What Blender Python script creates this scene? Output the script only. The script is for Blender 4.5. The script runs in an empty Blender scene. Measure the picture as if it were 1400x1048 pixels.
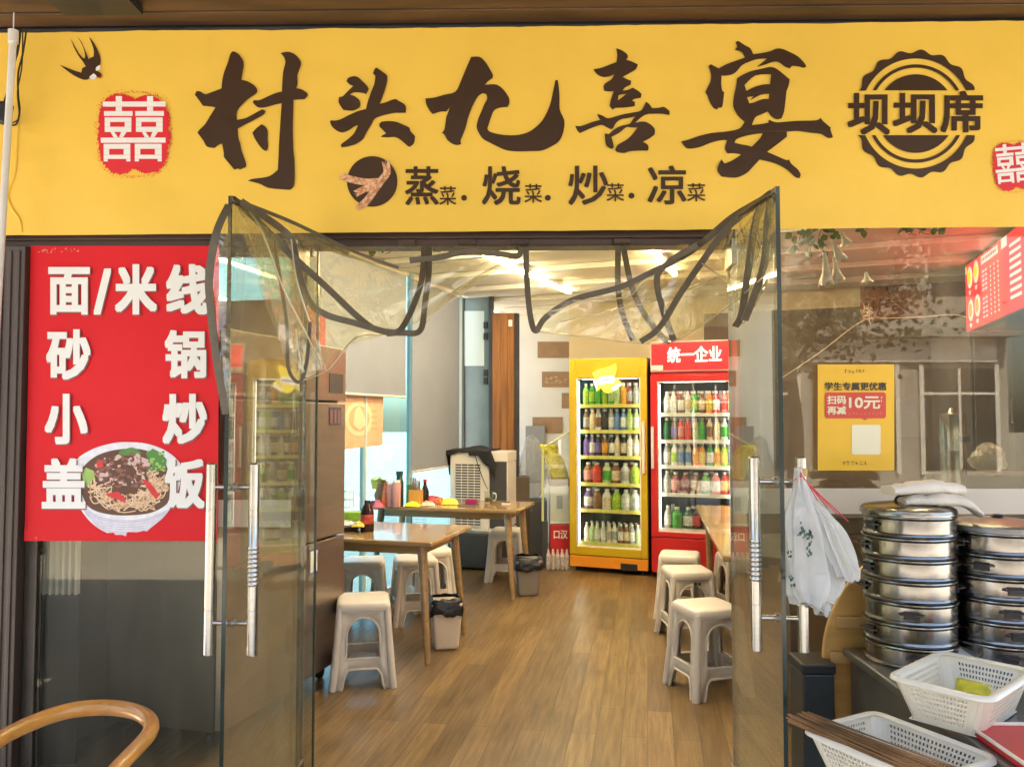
import bpy, math, random
from mathutils import Vector, Matrix, noise
sc = bpy.context.scene
COL = sc.collection
R = math.radians
random.seed(7)

# ------------------------------------------------------------------ camera, sky, sun, exposure
EYE, DIST, F = 1.46, 3.2, 1080.0
cam = bpy.data.cameras.new('camera'); cam_o = bpy.data.objects.new('camera', cam); COL.objects.link(cam_o)
cam.sensor_width = 36; cam.lens = F/1400*36; cam.clip_start = 0.05; cam.clip_end = 500
cam_o.location = (0, -DIST, EYE)
cam_o.rotation_euler = (R(90)+math.atan(48/F), 0, math.atan(20/F))
sc.camera = cam_o
SUN_DIR = Vector((0.10, 0.58, 0.80)).normalized()          # towards the sun
w = bpy.data.worlds.new('World'); sc.world = w; w.use_nodes = True
nt = w.node_tree; bg = nt.nodes['Background']
sky = nt.nodes.new('ShaderNodeTexSky'); sky.sky_type = 'NISHITA'; sky.sun_disc = False; sky.dust_density = 3; sky.ozone_density = .7
sky.sun_elevation = math.asin(SUN_DIR.z); sky.sun_rotation = math.atan2(SUN_DIR.x, SUN_DIR.y)
nt.links.new(sky.outputs[0], bg.inputs[0]); bg.inputs[1].default_value = 0.15
sl = bpy.data.lights.new('sun', 'SUN'); sl.energy = 4.2; sl.angle = R(0.5); sl.color = (1, 0.93, 0.82)
so = bpy.data.objects.new('sun', sl); COL.objects.link(so); so.location = (10, 10, 20)
so.rotation_euler = (-SUN_DIR).to_track_quat('-Z', 'Y').to_euler()
vs = sc.view_settings; vs.view_transform = 'Standard'; vs.look = 'None'; vs.gamma = 1; vs.use_curve_mapping = False
vs.exposure = 2.5
cy = sc.cycles
cy.max_bounces = 14; cy.transparent_max_bounces = 24; cy.diffuse_bounces = 5; cy.glossy_bounces = 5
cy.use_denoising = True; cy.caustics_reflective = False; cy.caustics_refractive = False; cy.sample_clamp_indirect = 6
try: cy.denoiser = 'OPENIMAGEDENOISE'
except Exception: pass

# ------------------------------------------------------------------ measuring helpers
CM = Matrix.Translation(cam_o.location) @ cam_o.rotation_euler.to_matrix().to_4x4()
C0 = CM.translation.copy(); CR = CM.to_3x3()
def ray(px, py): return CR @ Vector(((px-700)/F, -(py-524)/F, -1))
def W(px, py, Y=0.0):
    d = ray(px, py); return C0 + d*((Y-C0.y)/d.y)
def G(px, py, z=0.0):
    d = ray(px, py); return C0 + d*((z-C0.z)/d.z)
def RP(px, py, p, n):
    d = ray(px, py); return C0 + d*((p-C0).dot(n)/d.dot(n))
def V(*a): return Vector(a)

# ------------------------------------------------------------------ materials
MATS = {}
def mat(name, col, rough=0.6, metal=0.0, var=0.0, vscale=6.0, bump=0.0, bscale=40.0, spec=0.5, emit=0, ecol=None, coat=0, trans=0, stretch=None, sss=0, bdetail=3, rvar=0.0, bdist=.02):
    if name in MATS: return MATS[name]
    m = bpy.data.materials.new(name); m.use_nodes = True; MATS[name] = m
    n = m.node_tree.nodes; l = m.node_tree.links; p = n['Principled BSDF']
    p.inputs['Base Color'].default_value = (*col, 1); p.inputs['Roughness'].default_value = rough
    p.inputs['Metallic'].default_value = metal; p.inputs['Specular IOR Level'].default_value = spec
    p.inputs['Coat Weight'].default_value = coat
    if trans: p.inputs['Transmission Weight'].default_value = trans
    if emit: p.inputs['Emission Color'].default_value = (*(ecol or col), 1); p.inputs['Emission Strength'].default_value = emit
    if var or bump or rvar:
        tc = n.new('ShaderNodeTexCoord'); mp = n.new('ShaderNodeMapping'); l.new(tc.outputs['Object'], mp.inputs[0])
        if stretch: mp.inputs['Scale'].default_value = stretch
    if var or rvar:
        t = n.new('ShaderNodeTexNoise'); t.inputs['Scale'].default_value = vscale; t.inputs['Detail'].default_value = 6; t.inputs['Roughness'].default_value = .6
        l.new(mp.outputs[0], t.inputs['Vector'])
    if var:
        rp = n.new('ShaderNodeValToRGB'); rp.color_ramp.elements[0].position = .3; rp.color_ramp.elements[1].position = .7
        rp.color_ramp.elements[0].color = (*[c*(1-var) for c in col], 1); rp.color_ramp.elements[1].color = (*[min(1, c*(1+var)) for c in col], 1)
        l.new(t.outputs['Fac'], rp.inputs[0]); l.new(rp.outputs[0], p.inputs['Base Color'])
    if rvar:
        mr = n.new('ShaderNodeMapRange'); mr.inputs[3].default_value = max(0, rough-rvar); mr.inputs[4].default_value = min(1, rough+rvar)
        l.new(t.outputs['Fac'], mr.inputs[0]); l.new(mr.outputs[0], p.inputs['Roughness'])
    if bump:
        t2 = n.new('ShaderNodeTexNoise'); t2.inputs['Scale'].default_value = bscale; t2.inputs['Detail'].default_value = bdetail
        l.new(mp.outputs[0], t2.inputs['Vector'])
        b = n.new('ShaderNodeBump'); b.inputs['Strength'].default_value = bump; b.inputs['Distance'].default_value = bdist
        l.new(t2.outputs['Fac'], b.inputs['Height']); l.new(b.outputs[0], p.inputs['Normal'])
    return m
def glass_mat(name, tint=(.86, .9, .86), f0=.045, rough=0.0, haze=0.0, hcol=(.8, .8, .75), bump=0, bscale=8, gcol=(1, 1, 1), bdist=.05, maxr=1.0, smear=0.0):
    m = bpy.data.materials.new(name); m.use_nodes = True; MATS[name] = m
    n = m.node_tree.nodes; l = m.node_tree.links; n.remove(n['Principled BSDF']); out = n['Material Output']
    tr = n.new('ShaderNodeBsdfTransparent'); tr.inputs[0].default_value = (*tint, 1)
    gl = n.new('ShaderNodeBsdfGlossy'); gl.inputs['Roughness'].default_value = rough; gl.inputs[0].default_value = (*gcol, 1)
    lw = n.new('ShaderNodeLayerWeight'); lw.inputs[0].default_value = .5
    pw = n.new('ShaderNodeMath'); pw.operation = 'POWER'; pw.inputs[1].default_value = 5; l.new(lw.outputs['Facing'], pw.inputs[0])
    ma = n.new('ShaderNodeMath'); ma.operation = 'MULTIPLY_ADD'; ma.inputs[1].default_value = maxr-f0; ma.inputs[2].default_value = f0; l.new(pw.outputs[0], ma.inputs[0])
    base = tr.outputs[0]
    if haze:
        df = n.new('ShaderNodeBsdfDiffuse'); df.inputs[0].default_value = (*hcol, 1)
        tl = n.new('ShaderNodeBsdfTranslucent'); tl.inputs[0].default_value = (*hcol, 1)
        ad = n.new('ShaderNodeMixShader'); ad.inputs[0].default_value = .5; l.new(df.outputs[0], ad.inputs[1]); l.new(tl.outputs[0], ad.inputs[2])
        mh = n.new('ShaderNodeMixShader'); mh.inputs[0].default_value = haze
        if smear:          # streaks of denser dirt haze, added to break up hard reflections in the pane
            tcs = n.new('ShaderNodeTexCoord'); mps = n.new('ShaderNodeMapping'); mps.inputs['Scale'].default_value = (5, 5, 1.1); mps.inputs['Rotation'].default_value = (0, R(14), 0); l.new(tcs.outputs['Object'], mps.inputs[0])
            ts = n.new('ShaderNodeTexNoise'); ts.inputs['Scale'].default_value = 1.3; ts.inputs['Detail'].default_value = 7; ts.inputs['Distortion'].default_value = .8; l.new(mps.outputs[0], ts.inputs['Vector'])
            ms_ = n.new('ShaderNodeMapRange'); ms_.inputs[1].default_value = .42; ms_.inputs[2].default_value = .75; ms_.inputs[3].default_value = haze; ms_.inputs[4].default_value = haze+smear; l.new(ts.outputs['Fac'], ms_.inputs[0]); l.new(ms_.outputs[0], mh.inputs[0])
        l.new(tr.outputs[0], mh.inputs[1]); l.new(ad.outputs[0], mh.inputs[2]); base = mh.outputs[0]
    if bump:
        tc = n.new('ShaderNodeTexCoord'); t = n.new('ShaderNodeTexNoise'); t.inputs['Scale'].default_value = bscale; t.inputs['Detail'].default_value = 3; t.inputs['Distortion'].default_value = 1.2
        l.new(tc.outputs['Object'], t.inputs['Vector'])
        b = n.new('ShaderNodeBump'); b.inputs['Strength'].default_value = bump; b.inputs['Distance'].default_value = bdist
        l.new(t.outputs['Fac'], b.inputs['Height']); l.new(b.outputs[0], gl.inputs['Normal'])
    mx = n.new('ShaderNodeMixShader'); l.new(ma.outputs[0], mx.inputs[0]); l.new(base, mx.inputs[1]); l.new(gl.outputs[0], mx.inputs[2])
    l.new(mx.outputs[0], out.inputs[0])
    return m
def wood_mat(name, col, dark=.45, scale=2.0, stretch=(1, 14, 14), rough=.45, coat=0.0, bump=.06):
    m = mat(name, col, rough, coat=coat)
    n = m.node_tree.nodes; l = m.node_tree.links; p = n['Principled BSDF']
    tc = n.new('ShaderNodeTexCoord'); mp = n.new('ShaderNodeMapping'); mp.inputs['Scale'].default_value = stretch
    l.new(tc.outputs['Object'], mp.inputs[0])
    t = n.new('ShaderNodeTexNoise'); t.inputs['Scale'].default_value = scale; t.inputs['Detail'].default_value = 8; t.inputs['Distortion'].default_value = .6
    l.new(mp.outputs[0], t.inputs['Vector'])
    rp = n.new('ShaderNodeValToRGB'); rp.color_ramp.elements[0].position = .32; rp.color_ramp.elements[1].position = .68
    rp.color_ramp.elements[0].color = (*[c*dark for c in col], 1); rp.color_ramp.elements[1].color = (*col, 1)
    l.new(t.outputs['Fac'], rp.inputs[0]); l.new(rp.outputs[0], p.inputs['Base Color'])
    b = n.new('ShaderNodeBump'); b.inputs['Strength'].default_value = bump; b.inputs['Distance'].default_value = .01
    l.new(t.outputs['Fac'], b.inputs['Height']); l.new(b.outputs[0], p.inputs['Normal'])
    return m
def floor_mat():
    m = mat('plank_floor', (.3, .17, .08), .32)
    n = m.node_tree.nodes; l = m.node_tree.links; p = n['Principled BSDF']
    tc = n.new('ShaderNodeTexCoord'); mp = n.new('ShaderNodeMapping'); mp.inputs['Rotation'].default_value = (0, 0, R(-81.3))
    l.new(tc.outputs['Object'], mp.inputs[0])
    br = n.new('ShaderNodeTexBrick'); br.offset = .37; br.offset_frequency = 2
    br.inputs['Color1'].default_value = (0, 0, 0, 1); br.inputs['Color2'].default_value = (1, 1, 1, 1); br.inputs['Mortar'].default_value = (.5, .5, .5, 1)
    br.inputs['Scale'].default_value = 1; br.inputs['Mortar Size'].default_value = .0016; br.inputs['Brick Width'].default_value = .92; br.inputs['Row Height'].default_value = .118
    br.inputs['Mortar Smooth'].default_value = .2; br.inputs['Bias'].default_value = 0
    l.new(mp.outputs[0], br.inputs['Vector'])
    mp2 = n.new('ShaderNodeMapping'); mp2.inputs['Scale'].default_value = (1.6, 22, 1); l.new(mp.outputs[0], mp2.inputs[0])
    t = n.new('ShaderNodeTexNoise'); t.inputs['Scale'].default_value = 1.8; t.inputs['Detail'].default_value = 7; t.inputs['Roughness'].default_value = .62
    l.new(mp2.outputs[0], t.inputs['Vector'])
    t3 = n.new('ShaderNodeTexNoise'); t3.inputs['Scale'].default_value = 3.2; t3.inputs['Detail'].default_value = 4; l.new(mp.outputs[0], t3.inputs['Vector'])
    av = n.new('ShaderNodeMath'); av.operation = 'MULTIPLY_ADD'; av.inputs[1].default_value = .72; l.new(t.outputs['Fac'], av.inputs[0])
    av2 = n.new('ShaderNodeMath'); av2.operation = 'MULTIPLY'; av2.inputs[1].default_value = .28; l.new(t3.outputs['Fac'], av2.inputs[0]); l.new(av2.outputs[0], av.inputs[2])
    rp = n.new('ShaderNodeValToRGB'); e = rp.color_ramp.elements
    e[0].position = .32; e[0].color = (.082, .050, .018, 1); e[1].position = .68; e[1].color = (.26, .175, .075, 1)
    x = e.new(.5); x.color = (.168, .106, .042, 1)
    l.new(av.outputs[0], rp.inputs[0])
    tint = n.new('ShaderNodeValToRGB'); tint.color_ramp.elements[0].color = (.74, .73, .70, 1); tint.color_ramp.elements[1].color = (1.2, 1.2, 1.12, 1)
    l.new(br.outputs['Color'], tint.inputs[0])
    mu = n.new('ShaderNodeMixRGB'); mu.blend_type = 'MULTIPLY'; mu.inputs[0].default_value = 1; l.new(rp.outputs[0], mu.inputs[1]); l.new(tint.outputs[0], mu.inputs[2])
    mo = n.new('ShaderNodeMixRGB'); mo.blend_type = 'MIX'; mo.inputs[2].default_value = (.05, .028, .012, 1)
    l.new(br.outputs['Fac'], mo.inputs[0]); l.new(mu.outputs[0], mo.inputs[1]); l.new(mo.outputs[0], p.inputs['Base Color'])
    mr = n.new('ShaderNodeMapRange'); mr.inputs[1].default_value = .3; mr.inputs[2].default_value = .7; mr.inputs[3].default_value = .285; mr.inputs[4].default_value = .36; l.new(t3.outputs['Fac'], mr.inputs[0]); l.new(mr.outputs[0], p.inputs['Roughness'])
    b2 = n.new('ShaderNodeBump'); b2.invert = True; b2.inputs['Strength'].default_value = .3; b2.inputs['Distance'].default_value = .003
    l.new(br.outputs['Fac'], b2.inputs['Height']); l.new(b2.outputs[0], p.inputs['Normal'])
    return m
def speck_mat(name, col, hole):
    """printed stamp whose rim breaks up into specks"""
    m = mat(name, col, .55); return m

M = dict(
    banner=mat('banner_vinyl', (.89, .575, .085), .45, var=.05, vscale=1.1, bump=.8, bscale=1.5, bdetail=3, spec=.3, bdist=.045),
    ink=mat('dark_brown_ink', (.055, .028, .014), .45, bump=.8, bscale=1.5, bdetail=3, spec=.3, bdist=.045),
    seal=mat('red_print', (.72, .02, .03), .45, bump=.35, bscale=2.6),
    white_print=mat('white_print', (.86, .84, .80), .45),
    wheat=mat('wheat_print', (.60, .25, .12), .5, var=.35, vscale=60),
    wheat2=mat('wheat_print_pale', (.74, .44, .24), .5, var=.3, vscale=60),
    soffit=wood_mat('soffit_wood', (.11, .055, .026), dark=.4, scale=1.4, stretch=(1, 9, 9), rough=.5),
    beam=wood_mat('dark_brown_beam', (.075, .038, .024), dark=.5, scale=1.6, stretch=(1, 12, 12), rough=.4),
    post=mat('brown_metal', (.07, .045, .033), .38, var=.25, vscale=3, stretch=(12, 12, .6)),
    frame=mat('dark_frame', (.06, .05, .04), .35, metal=.5, var=.2, vscale=4),
    red=mat('poster_red', (.72, .017, .024), .5, var=.06, vscale=1.5, bump=.2, bscale=3, spec=.2),
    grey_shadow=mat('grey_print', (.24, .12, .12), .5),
    paper=mat('white_paper', (.82, .81, .78), .5),
    steel=mat('brushed_steel', (.46, .44, .40), .2, metal=1, var=.1, vscale=10, stretch=(1, 1, 14), bump=.04, bscale=60, rvar=.05),
    pot=mat('pot_steel', (.29, .272, .245), .2, metal=1, var=.3, vscale=5, stretch=(1, 1, .5), bump=.06, bscale=6, rvar=.06),
    dsteel=mat('dull_steel', (.24, .23, .22), .38, metal=.8, var=.25, vscale=4, rvar=.08),
    fridge_steel=mat('brown_steel', (.33, .275, .235), .34, metal=.85, var=.1, vscale=3, stretch=(1, 1, 8), rvar=.04),
    black=mat('black_plastic', (.015, .015, .016), .45),
    dark=mat('dark_grey', (.045, .045, .048), .5, var=.3, vscale=3),
    glass=glass_mat('clear_glass', (.90, .92, .88), .05),
    door_glass=glass_mat('door_glass', (.82, .83, .75), .05, maxr=.8, haze=.05, hcol=(.46, .44, .35), smear=.12),
    side_glass=glass_mat('street_glass', (.45, .64, .70), .05),
    win_glass=glass_mat('shop_window_glass', (.84, .85, .80), .036, gcol=(.95, .88, .74), haze=.02, hcol=(.50, .47, .38), smear=.10),
    glass_edge=mat('glass_edge', (.008, .022, .016), .15),
    film=glass_mat('clear_pvc_film', (.94, .91, .72), .10, rough=.07, haze=.17, hcol=(.70, .65, .42), bump=.4, bscale=6),
    hem_crease=glass_mat('pvc_hem_crease', (.85, .82, .66), .10, rough=.15, haze=.45, hcol=(.86, .80, .60)),
    band=mat('grey_brown_webbing', (.105, .08, .048), .5, var=.2, vscale=25, bump=.1, bscale=120),
    frost=glass_mat('frosted_band', (.7, .7, .7), .04, rough=.3, haze=.93, hcol=(.82, .80, .76)),
    table=wood_mat('table_wood', (.38, .245, .105), dark=.7, scale=1.5, stretch=(1.5, 16, 16), rough=.22, coat=.35),
    stool=mat('cream_plastic', (.62, .575, .50), .38, var=.05, vscale=5, bump=.02, bscale=90),
    cream=mat('cream_wall', (.70, .60, .36), .7, var=.06, vscale=2, bump=.05, bscale=60),
    white_wall=mat('white_wall', (.66, .66, .60), .7, var=.05, vscale=2, bump=.05, bscale=60),
    ceil=mat('white_ceiling', (.88, .86, .76), .6, var=.04, vscale=2),
    dark_wall=mat('kitchen_wall', (.15, .108, .072), .5, var=.2, vscale=1.5),
    brown_paper=mat('brown_cardboard', (.30, .19, .10), .8, var=.15, vscale=8, bump=.1, bscale=50),
    orange_card=mat('reddish_cardboard', (.30, .125, .055), .8, var=.15, vscale=6, bump=.1, bscale=50),
    blind=mat('grey_blind', (.22, .25, .30), .75, var=.05, vscale=3, bump=.05, bscale=150),
    yfridge=mat('mustard_enamel', (.52, .36, .010), .3, var=.04, vscale=2),
    ofridge=mat('orange_enamel', (.72, .27, .02), .32, var=.05, vscale=2),
    rfridge=mat('red_enamel', (.50, .012, .012), .28, var=.05, vscale=2),
    fr_in=mat('fridge_lining', (.13, .145, .13), .4),
    shelf_y=mat('shelf_strip_yellow', (.75, .70, .18), .4, var=.15, vscale=20),
    shelf_w=mat('shelf_white', (.8, .8, .76), .35),
    led=mat('white_led', (1, 1, .95), .5, emit=2.4, ecol=(1, .97, .86)),
    tube=mat('warm_tube', (1, .95, .8), .5, emit=22, ecol=(1, .80, .50)),
    sign_red=mat('lit_red_sign', (.8, .015, .02), .3, emit=.3, ecol=(1, .004, .008)),
    lightbox_red=mat('lit_menu_red', (.8, .015, .02), .3, emit=.55, ecol=(1, .01, .016)),
    sign_white=mat('lit_white_sign', (1, .95, .95), .4, emit=.11, ecol=(1, .93, .93)),
    sign_yellow=mat('lit_yellow_sign', (1, .9, .1), .4, emit=.12, ecol=(1, .86, .05)),
    sign_lilac=mat('lit_lilac_sign', (.9, .7, .9), .4, emit=.12, ecol=(1, .62, .85)),
    sign_blue=mat('lit_blue_print', (.08, .2, .6), .4, emit=.03, ecol=(.1, .3, .9)),
    gasket=mat('pale_gasket', (.72, .68, .60), .5),
    cooler=mat('white_appliance', (.72, .70, .64), .35, var=.03),
    cloth_black=mat('black_cloth', (.012, .012, .014), .9, bump=.2, bscale=60),
    cloth_white=mat('white_cotton', (.74, .68, .58), .85, var=.06, vscale=8, bump=.25, bscale=90),
    bag=glass_mat('white_bag_film', (.85, .85, .83), .07, rough=.2, haze=.66, hcol=(.88, .88, .84), bump=.9, bscale=18),
    clear_bag=glass_mat('clear_bag_film', (.88, .89, .87), .10, rough=.12, haze=.2, hcol=(.7, .7, .66), bump=1.2, bscale=16),
    basket=mat('ivory_plastic', (.78, .72, .58), .35, var=.05, vscale=6),
    bamboo=wood_mat('bamboo_stick', (.42, .21, .07), dark=.35, scale=5, stretch=(1, 1, 1), rough=.6),
    plywood=wood_mat('light_plywood', (.74, .42, .13), dark=.72, scale=1.6, stretch=(1.2, 10, 14), rough=.4),
    redplastic=mat('red_plastic', (.55, .012, .015), .35, var=.08, vscale=5),
    bentwood=wood_mat('orange_bentwood', (.66, .29, .05), dark=.62, scale=2.2, stretch=(5, 5, 5), rough=.28, coat=.4),
    pipe=mat('white_pipe', (.72, .70, .64), .4, var=.08, vscale=5),
    flyer=mat('flyer_yellow', (.86, .50, .015), .4, var=.04, vscale=3),
    leaf=mat('artificial_leaf', (.09, .17, .03), .5, var=.4, vscale=30),
    petal=mat('pale_petal', (.74, .60, .50), .55, var=.1, vscale=20),
    concrete=mat('pale_paving', (.48, .44, .37), .8, var=.12, vscale=.6, bump=.1, bscale=20),
    asphalt=mat('asphalt', (.065, .058, .048), .9, var=.2, vscale=3, bump=.2, bscale=60),
    plaster=mat('street_plaster', (.15, .135, .12), .8, var=.08, vscale=.4),
    plaster2=mat('street_plaster_pale', (.42, .40, .37), .8, var=.06, vscale=.4),
    dwin=mat('dark_pane', (.03, .035, .04), .1, spec=.6),
    bark=mat('bark', (.09, .06, .04), .9, bump=.5, bscale=20),
    treeleaf=mat('tree_leaf', (.05, .085, .03), .6, var=.4, vscale=2),
)

# ------------------------------------------------------------------ mesh helpers
class MB:
    def __init__(s): s.v = []; s.f = []; s.m = []
    def add(s, vs, fs, m=0):
        o = len(s.v); s.v += [Vector(v) for v in vs]; s.f += [[i+o for i in f] for f in fs]; s.m += [m]*len(fs); return s
    def box(s, c, size, m=0, rz=0, rot=None):
        x, y, z = [a/2 for a in size]; c = Vector(c)
        q = rot if rot else Matrix.Rotation(rz, 3, 'Z')
        vs = [c+q@V(sx*x, sy*y, sz*z) for sz in (-1, 1) for sx, sy in ((-1, -1), (1, -1), (1, 1), (-1, 1))]
        return s.add(vs, [(3, 2, 1, 0), (4, 5, 6, 7), (0, 1, 5, 4), (1, 2, 6, 5), (2, 3, 7, 6), (3, 0, 4, 7)], m)
    def b2(s, a, b, m=0):
        a = Vector(a); b = Vector(b); return s.box((a+b)/2, [abs(b[i]-a[i]) for i in range(3)], m)
    def hull8(s, bot, top, m=0):
        return s.add(list(bot)+list(top), [(3, 2, 1, 0), (4, 5, 6, 7), (0, 1, 5, 4), (1, 2, 6, 5), (2, 3, 7, 6), (3, 0, 4, 7)], m)
    def cyl(s, p0, p1, r0, r1=None, n=14, m=0, caps=True):
        r1 = r0 if r1 is None else r1; p0 = Vector(p0); p1 = Vector(p1); d = (p1-p0).normalized()
        a = d.orthogonal().normalized(); b = d.cross(a)
        vs = [p0+(a*math.cos(t)+b*math.sin(t))*r0 for t in [2*math.pi*i/n for i in range(n)]]+[p1+(a*math.cos(t)+b*math.sin(t))*r1 for t in [2*math.pi*i/n for i in range(n)]]
        fs = [(i, (i+1) % n, n+(i+1) % n, n+i) for i in range(n)]
        if caps: fs += [tuple(range(n-1, -1, -1)), tuple(range(n, 2*n))]
        return s.add(vs, fs, m)
    def lathe(s, prof, n=20, m=0, c=(0, 0, 0), ms=None, wob=None):
        c = Vector(c); vs = []; fs = []; k = len(prof)
        for r, z in prof:
            for i in range(n):
                t = 2*math.pi*i/n; rr = r if not wob else r*wob(t, z); vs.append(c+V(rr*math.cos(t), rr*math.sin(t), z))
        o = len(s.v); s.v += vs
        for j in range(k-1):
            for i in range(n):
                s.f.append([o+j*n+i, o+j*n+(i+1) % n, o+(j+1)*n+(i+1) % n, o+(j+1)*n+i]); s.m.append(ms[j] if ms else m)
        return s
    def tube(s, path, r, n=8, m=0, closed=False, caps=True):
        path = [Vector(p) for p in path]; k = len(path); o = len(s.v); up = None
        for i, p in enumerate(path):
            t = (path[(i+1) % k]-path[i-1]) if closed else (path[min(i+1, k-1)]-path[max(i-1, 0)])
            t.normalize()
            a = up-t*up.dot(t) if up else t.orthogonal()
            a.normalize(); up = a; b = t.cross(a); rr = r[i] if isinstance(r, (list, tuple)) else r
            s.v += [p+(a*math.cos(2*math.pi*j/n)+b*math.sin(2*math.pi*j/n))*rr for j in range(n)]
        for i in range(k if closed else k-1):
            for j in range(n):
                s.f.append([o+i*n+j, o+i*n+(j+1) % n, o+((i+1) % k)*n+(j+1) % n, o+((i+1) % k)*n+j]); s.m.append(m)
        if caps and not closed:
            s.f.append([o+j for j in range(n-1, -1, -1)]); s.m.append(m); s.f.append([o+(k-1)*n+j for j in range(n)]); s.m.append(m)
        return s
    def ribbon(s, path, wd, th, face=(0, -1, 0), m=0):
        path = [Vector(p) for p in path]; k = len(path); o = len(s.v); face = Vector(face)
        for i, p in enumerate(path):
            t = (path[min(i+1, k-1)]-path[max(i-1, 0)]).normalized()
            a = t.cross(face)
            if a.length < .05: a = t.cross(V(.3, -1, .2))
            a.normalize(); b = a.cross(t)
            s.v += [p+a*x*wd/2+b*y*th/2 for x, y in ((-1, -1), (1, -1), (1, 1), (-1, 1))]
        for i in range(k-1):
            for j in range(4): s.f.append([o+i*4+j, o+i*4+(j+1) % 4, o+(i+1)*4+(j+1) % 4, o+(i+1)*4+j]); s.m.append(m)
        s.f.append([o, o+3, o+2, o+1]); s.m.append(m); s.f.append([o+(k-1)*4+j for j in range(4)]); s.m.append(m)
        return s
    def grid(s, fn, nu, nv, m=0):
        vs = [fn(i/nu, j/nv) for j in range(nv+1) for i in range(nu+1)]
        return s.add(vs, [(j*(nu+1)+i, j*(nu+1)+i+1, (j+1)*(nu+1)+i+1, (j+1)*(nu+1)+i) for j in range(nv) for i in range(nu)], m)
    def poly(s, pts, m=0): return s.add(pts, [list(range(len(pts)))], m)
    def build(s, name, mats, parent=None, smooth=None, bevel=0, solid=0, world=False, segs=2):
        me = bpy.data.meshes.new(name)
        vs = s.v
        if world and parent:
            inv = wmat(parent).inverted(); vs = [inv@v for v in vs]
        me.from_pydata([tuple(v) for v in vs], [], s.f)
        if not isinstance(mats, (list, tuple)): mats = [mats]
        for x in mats: me.materials.append(M[x] if isinstance(x, str) else x)
        for p, mi in zip(me.polygons, s.m): p.material_index = min(mi, len(mats)-1)
        me.update()
        o = bpy.data.objects.new(name, me); COL.objects.link(o)
        if parent: o.parent = parent
        if smooth:
            me.polygons.foreach_set('use_smooth', [True]*len(me.polygons)); me.set_sharp_from_angle(angle=R(smooth))
        if solid:
            md = o.modifiers.new('solid', 'SOLIDIFY'); md.thickness = solid; md.offset = 0
        if bevel:
            md = o.modifiers.new('bevel', 'BEVEL'); md.width = bevel; md.segments = segs; md.limit_method = 'ANGLE'; md.angle_limit = R(40)
        return o
def wmat(o):
    mm = Matrix.LocRotScale(o.location, o.rotation_euler, o.scale)
    return wmat(o.parent) @ mm if o.parent else mm
def tag(o, label, cat, group=None):
    o['label'] = label; o['category'] = cat
    if group: o['group'] = group
    return o
def thing(name, label, cat, loc=(0, 0, 0), rz=0, group=None):
    o = bpy.data.objects.new(name, None); COL.objects.link(o); o.location = loc; o.rotation_euler = (0, 0, rz); o.empty_display_size = .1
    return tag(o, label, cat, group)
def struct(o, kind='structure'): o['kind'] = kind; return o
def dup(root, loc, rz, label, group=None):
    r = root.copy(); COL.objects.link(r); r.location = loc; r.rotation_euler = (0, 0, rz); r['label'] = label
    if group: r['group'] = group
    for ch in list(root.children):
        c = ch.copy(); COL.objects.link(c); c.parent = r
        for g in list(ch.children):
            d = g.copy(); COL.objects.link(d); d.parent = c
    return r
def smooth2d(pts, n=3, ang=48):
    """Catmull-Rom through traced points, keeping sharp corners"""
    P = [Vector(p) for p in pts]; k = len(P); out = []
    sharp = []
    for i in range(k):
        a = P[i]-P[i-1]; b = P[(i+1) % k]-P[i]; sharp.append(a.length > 0 and b.length > 0 and a.angle(b) > R(ang))
    for i in range(k):
        p0, p1, p2, p3 = P[i-1], P[i], P[(i+1) % k], P[(i+2) % k]
        m1 = (p2-p0)*.5 if not sharp[i] else (p2-p1)*.5
        m2 = (p3-p1)*.5 if not sharp[(i+1) % k] else (p2-p1)*.5
        for j in range(n):
            t = j/n; t2 = t*t; t3 = t2*t
            out.append(p1*(2*t3-3*t2+1)+m1*(t3-2*t2+t)+p2*(-2*t3+3*t2)+m2*(t3-t2))
    return out
def cr(pts, n=8):
    """open Catmull-Rom"""
    P = [Vector(p) for p in pts]; out = []
    for i in range(len(P)-1):
        p0 = P[max(i-1, 0)]; p1 = P[i]; p2 = P[i+1]; p3 = P[min(i+2, len(P)-1)]
        for j in range(n):
            t = j/n; out.append(.5*((2*p1)+(p2-p0)*t+(2*p0-5*p1+4*p2-p3)*t*t+(3*p1-p0-3*p2+p3)*t**3))
    out.append(P[-1]); return out
def fill2d(loops):
    """triangulated fill of outlines with holes -> (verts2d, faces)"""
    cu = bpy.data.curves.new('tmp', 'CURVE'); cu.dimensions = '2D'; cu.fill_mode = 'BOTH'
    for lp in loops:
        sp = cu.splines.new('POLY'); sp.points.add(len(lp)-1); sp.use_cyclic_u = True
        for q, p in zip(sp.points, lp): q.co = (p[0], p[1], 0, 1)
    return curve2mesh(cu)
def curve2mesh(cu):
    o = bpy.data.objects.new('tmp', cu); COL.objects.link(o)
    dg = bpy.context.evaluated_depsgraph_get()
    me = bpy.data.meshes.new_from_object(o.evaluated_get(dg))
    r = ([(v.co.x, v.co.y) for v in me.vertices], [list(p.vertices) for p in me.polygons])
    bpy.data.objects.remove(o); bpy.data.curves.remove(cu); bpy.data.meshes.remove(me)
    return r
TX = {}
def text2d(body):
    if body not in TX:
        cu = bpy.data.curves.new('tmp', 'FONT'); cu.body = body; cu.size = 1; cu.fill_mode = 'BOTH'; cu.resolution_u = 3
        vs, fs = curve2mesh(cu)
        x0 = min(v[0] for v in vs); x1 = max(v[0] for v in vs); y0 = min(v[1] for v in vs); y1 = max(v[1] for v in vs)
        TX[body] = ([((x-x0)/(x1-x0 or 1), (y-y0)/(y1-y0 or 1)) for x, y in vs], fs)
    return TX[body]
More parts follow.
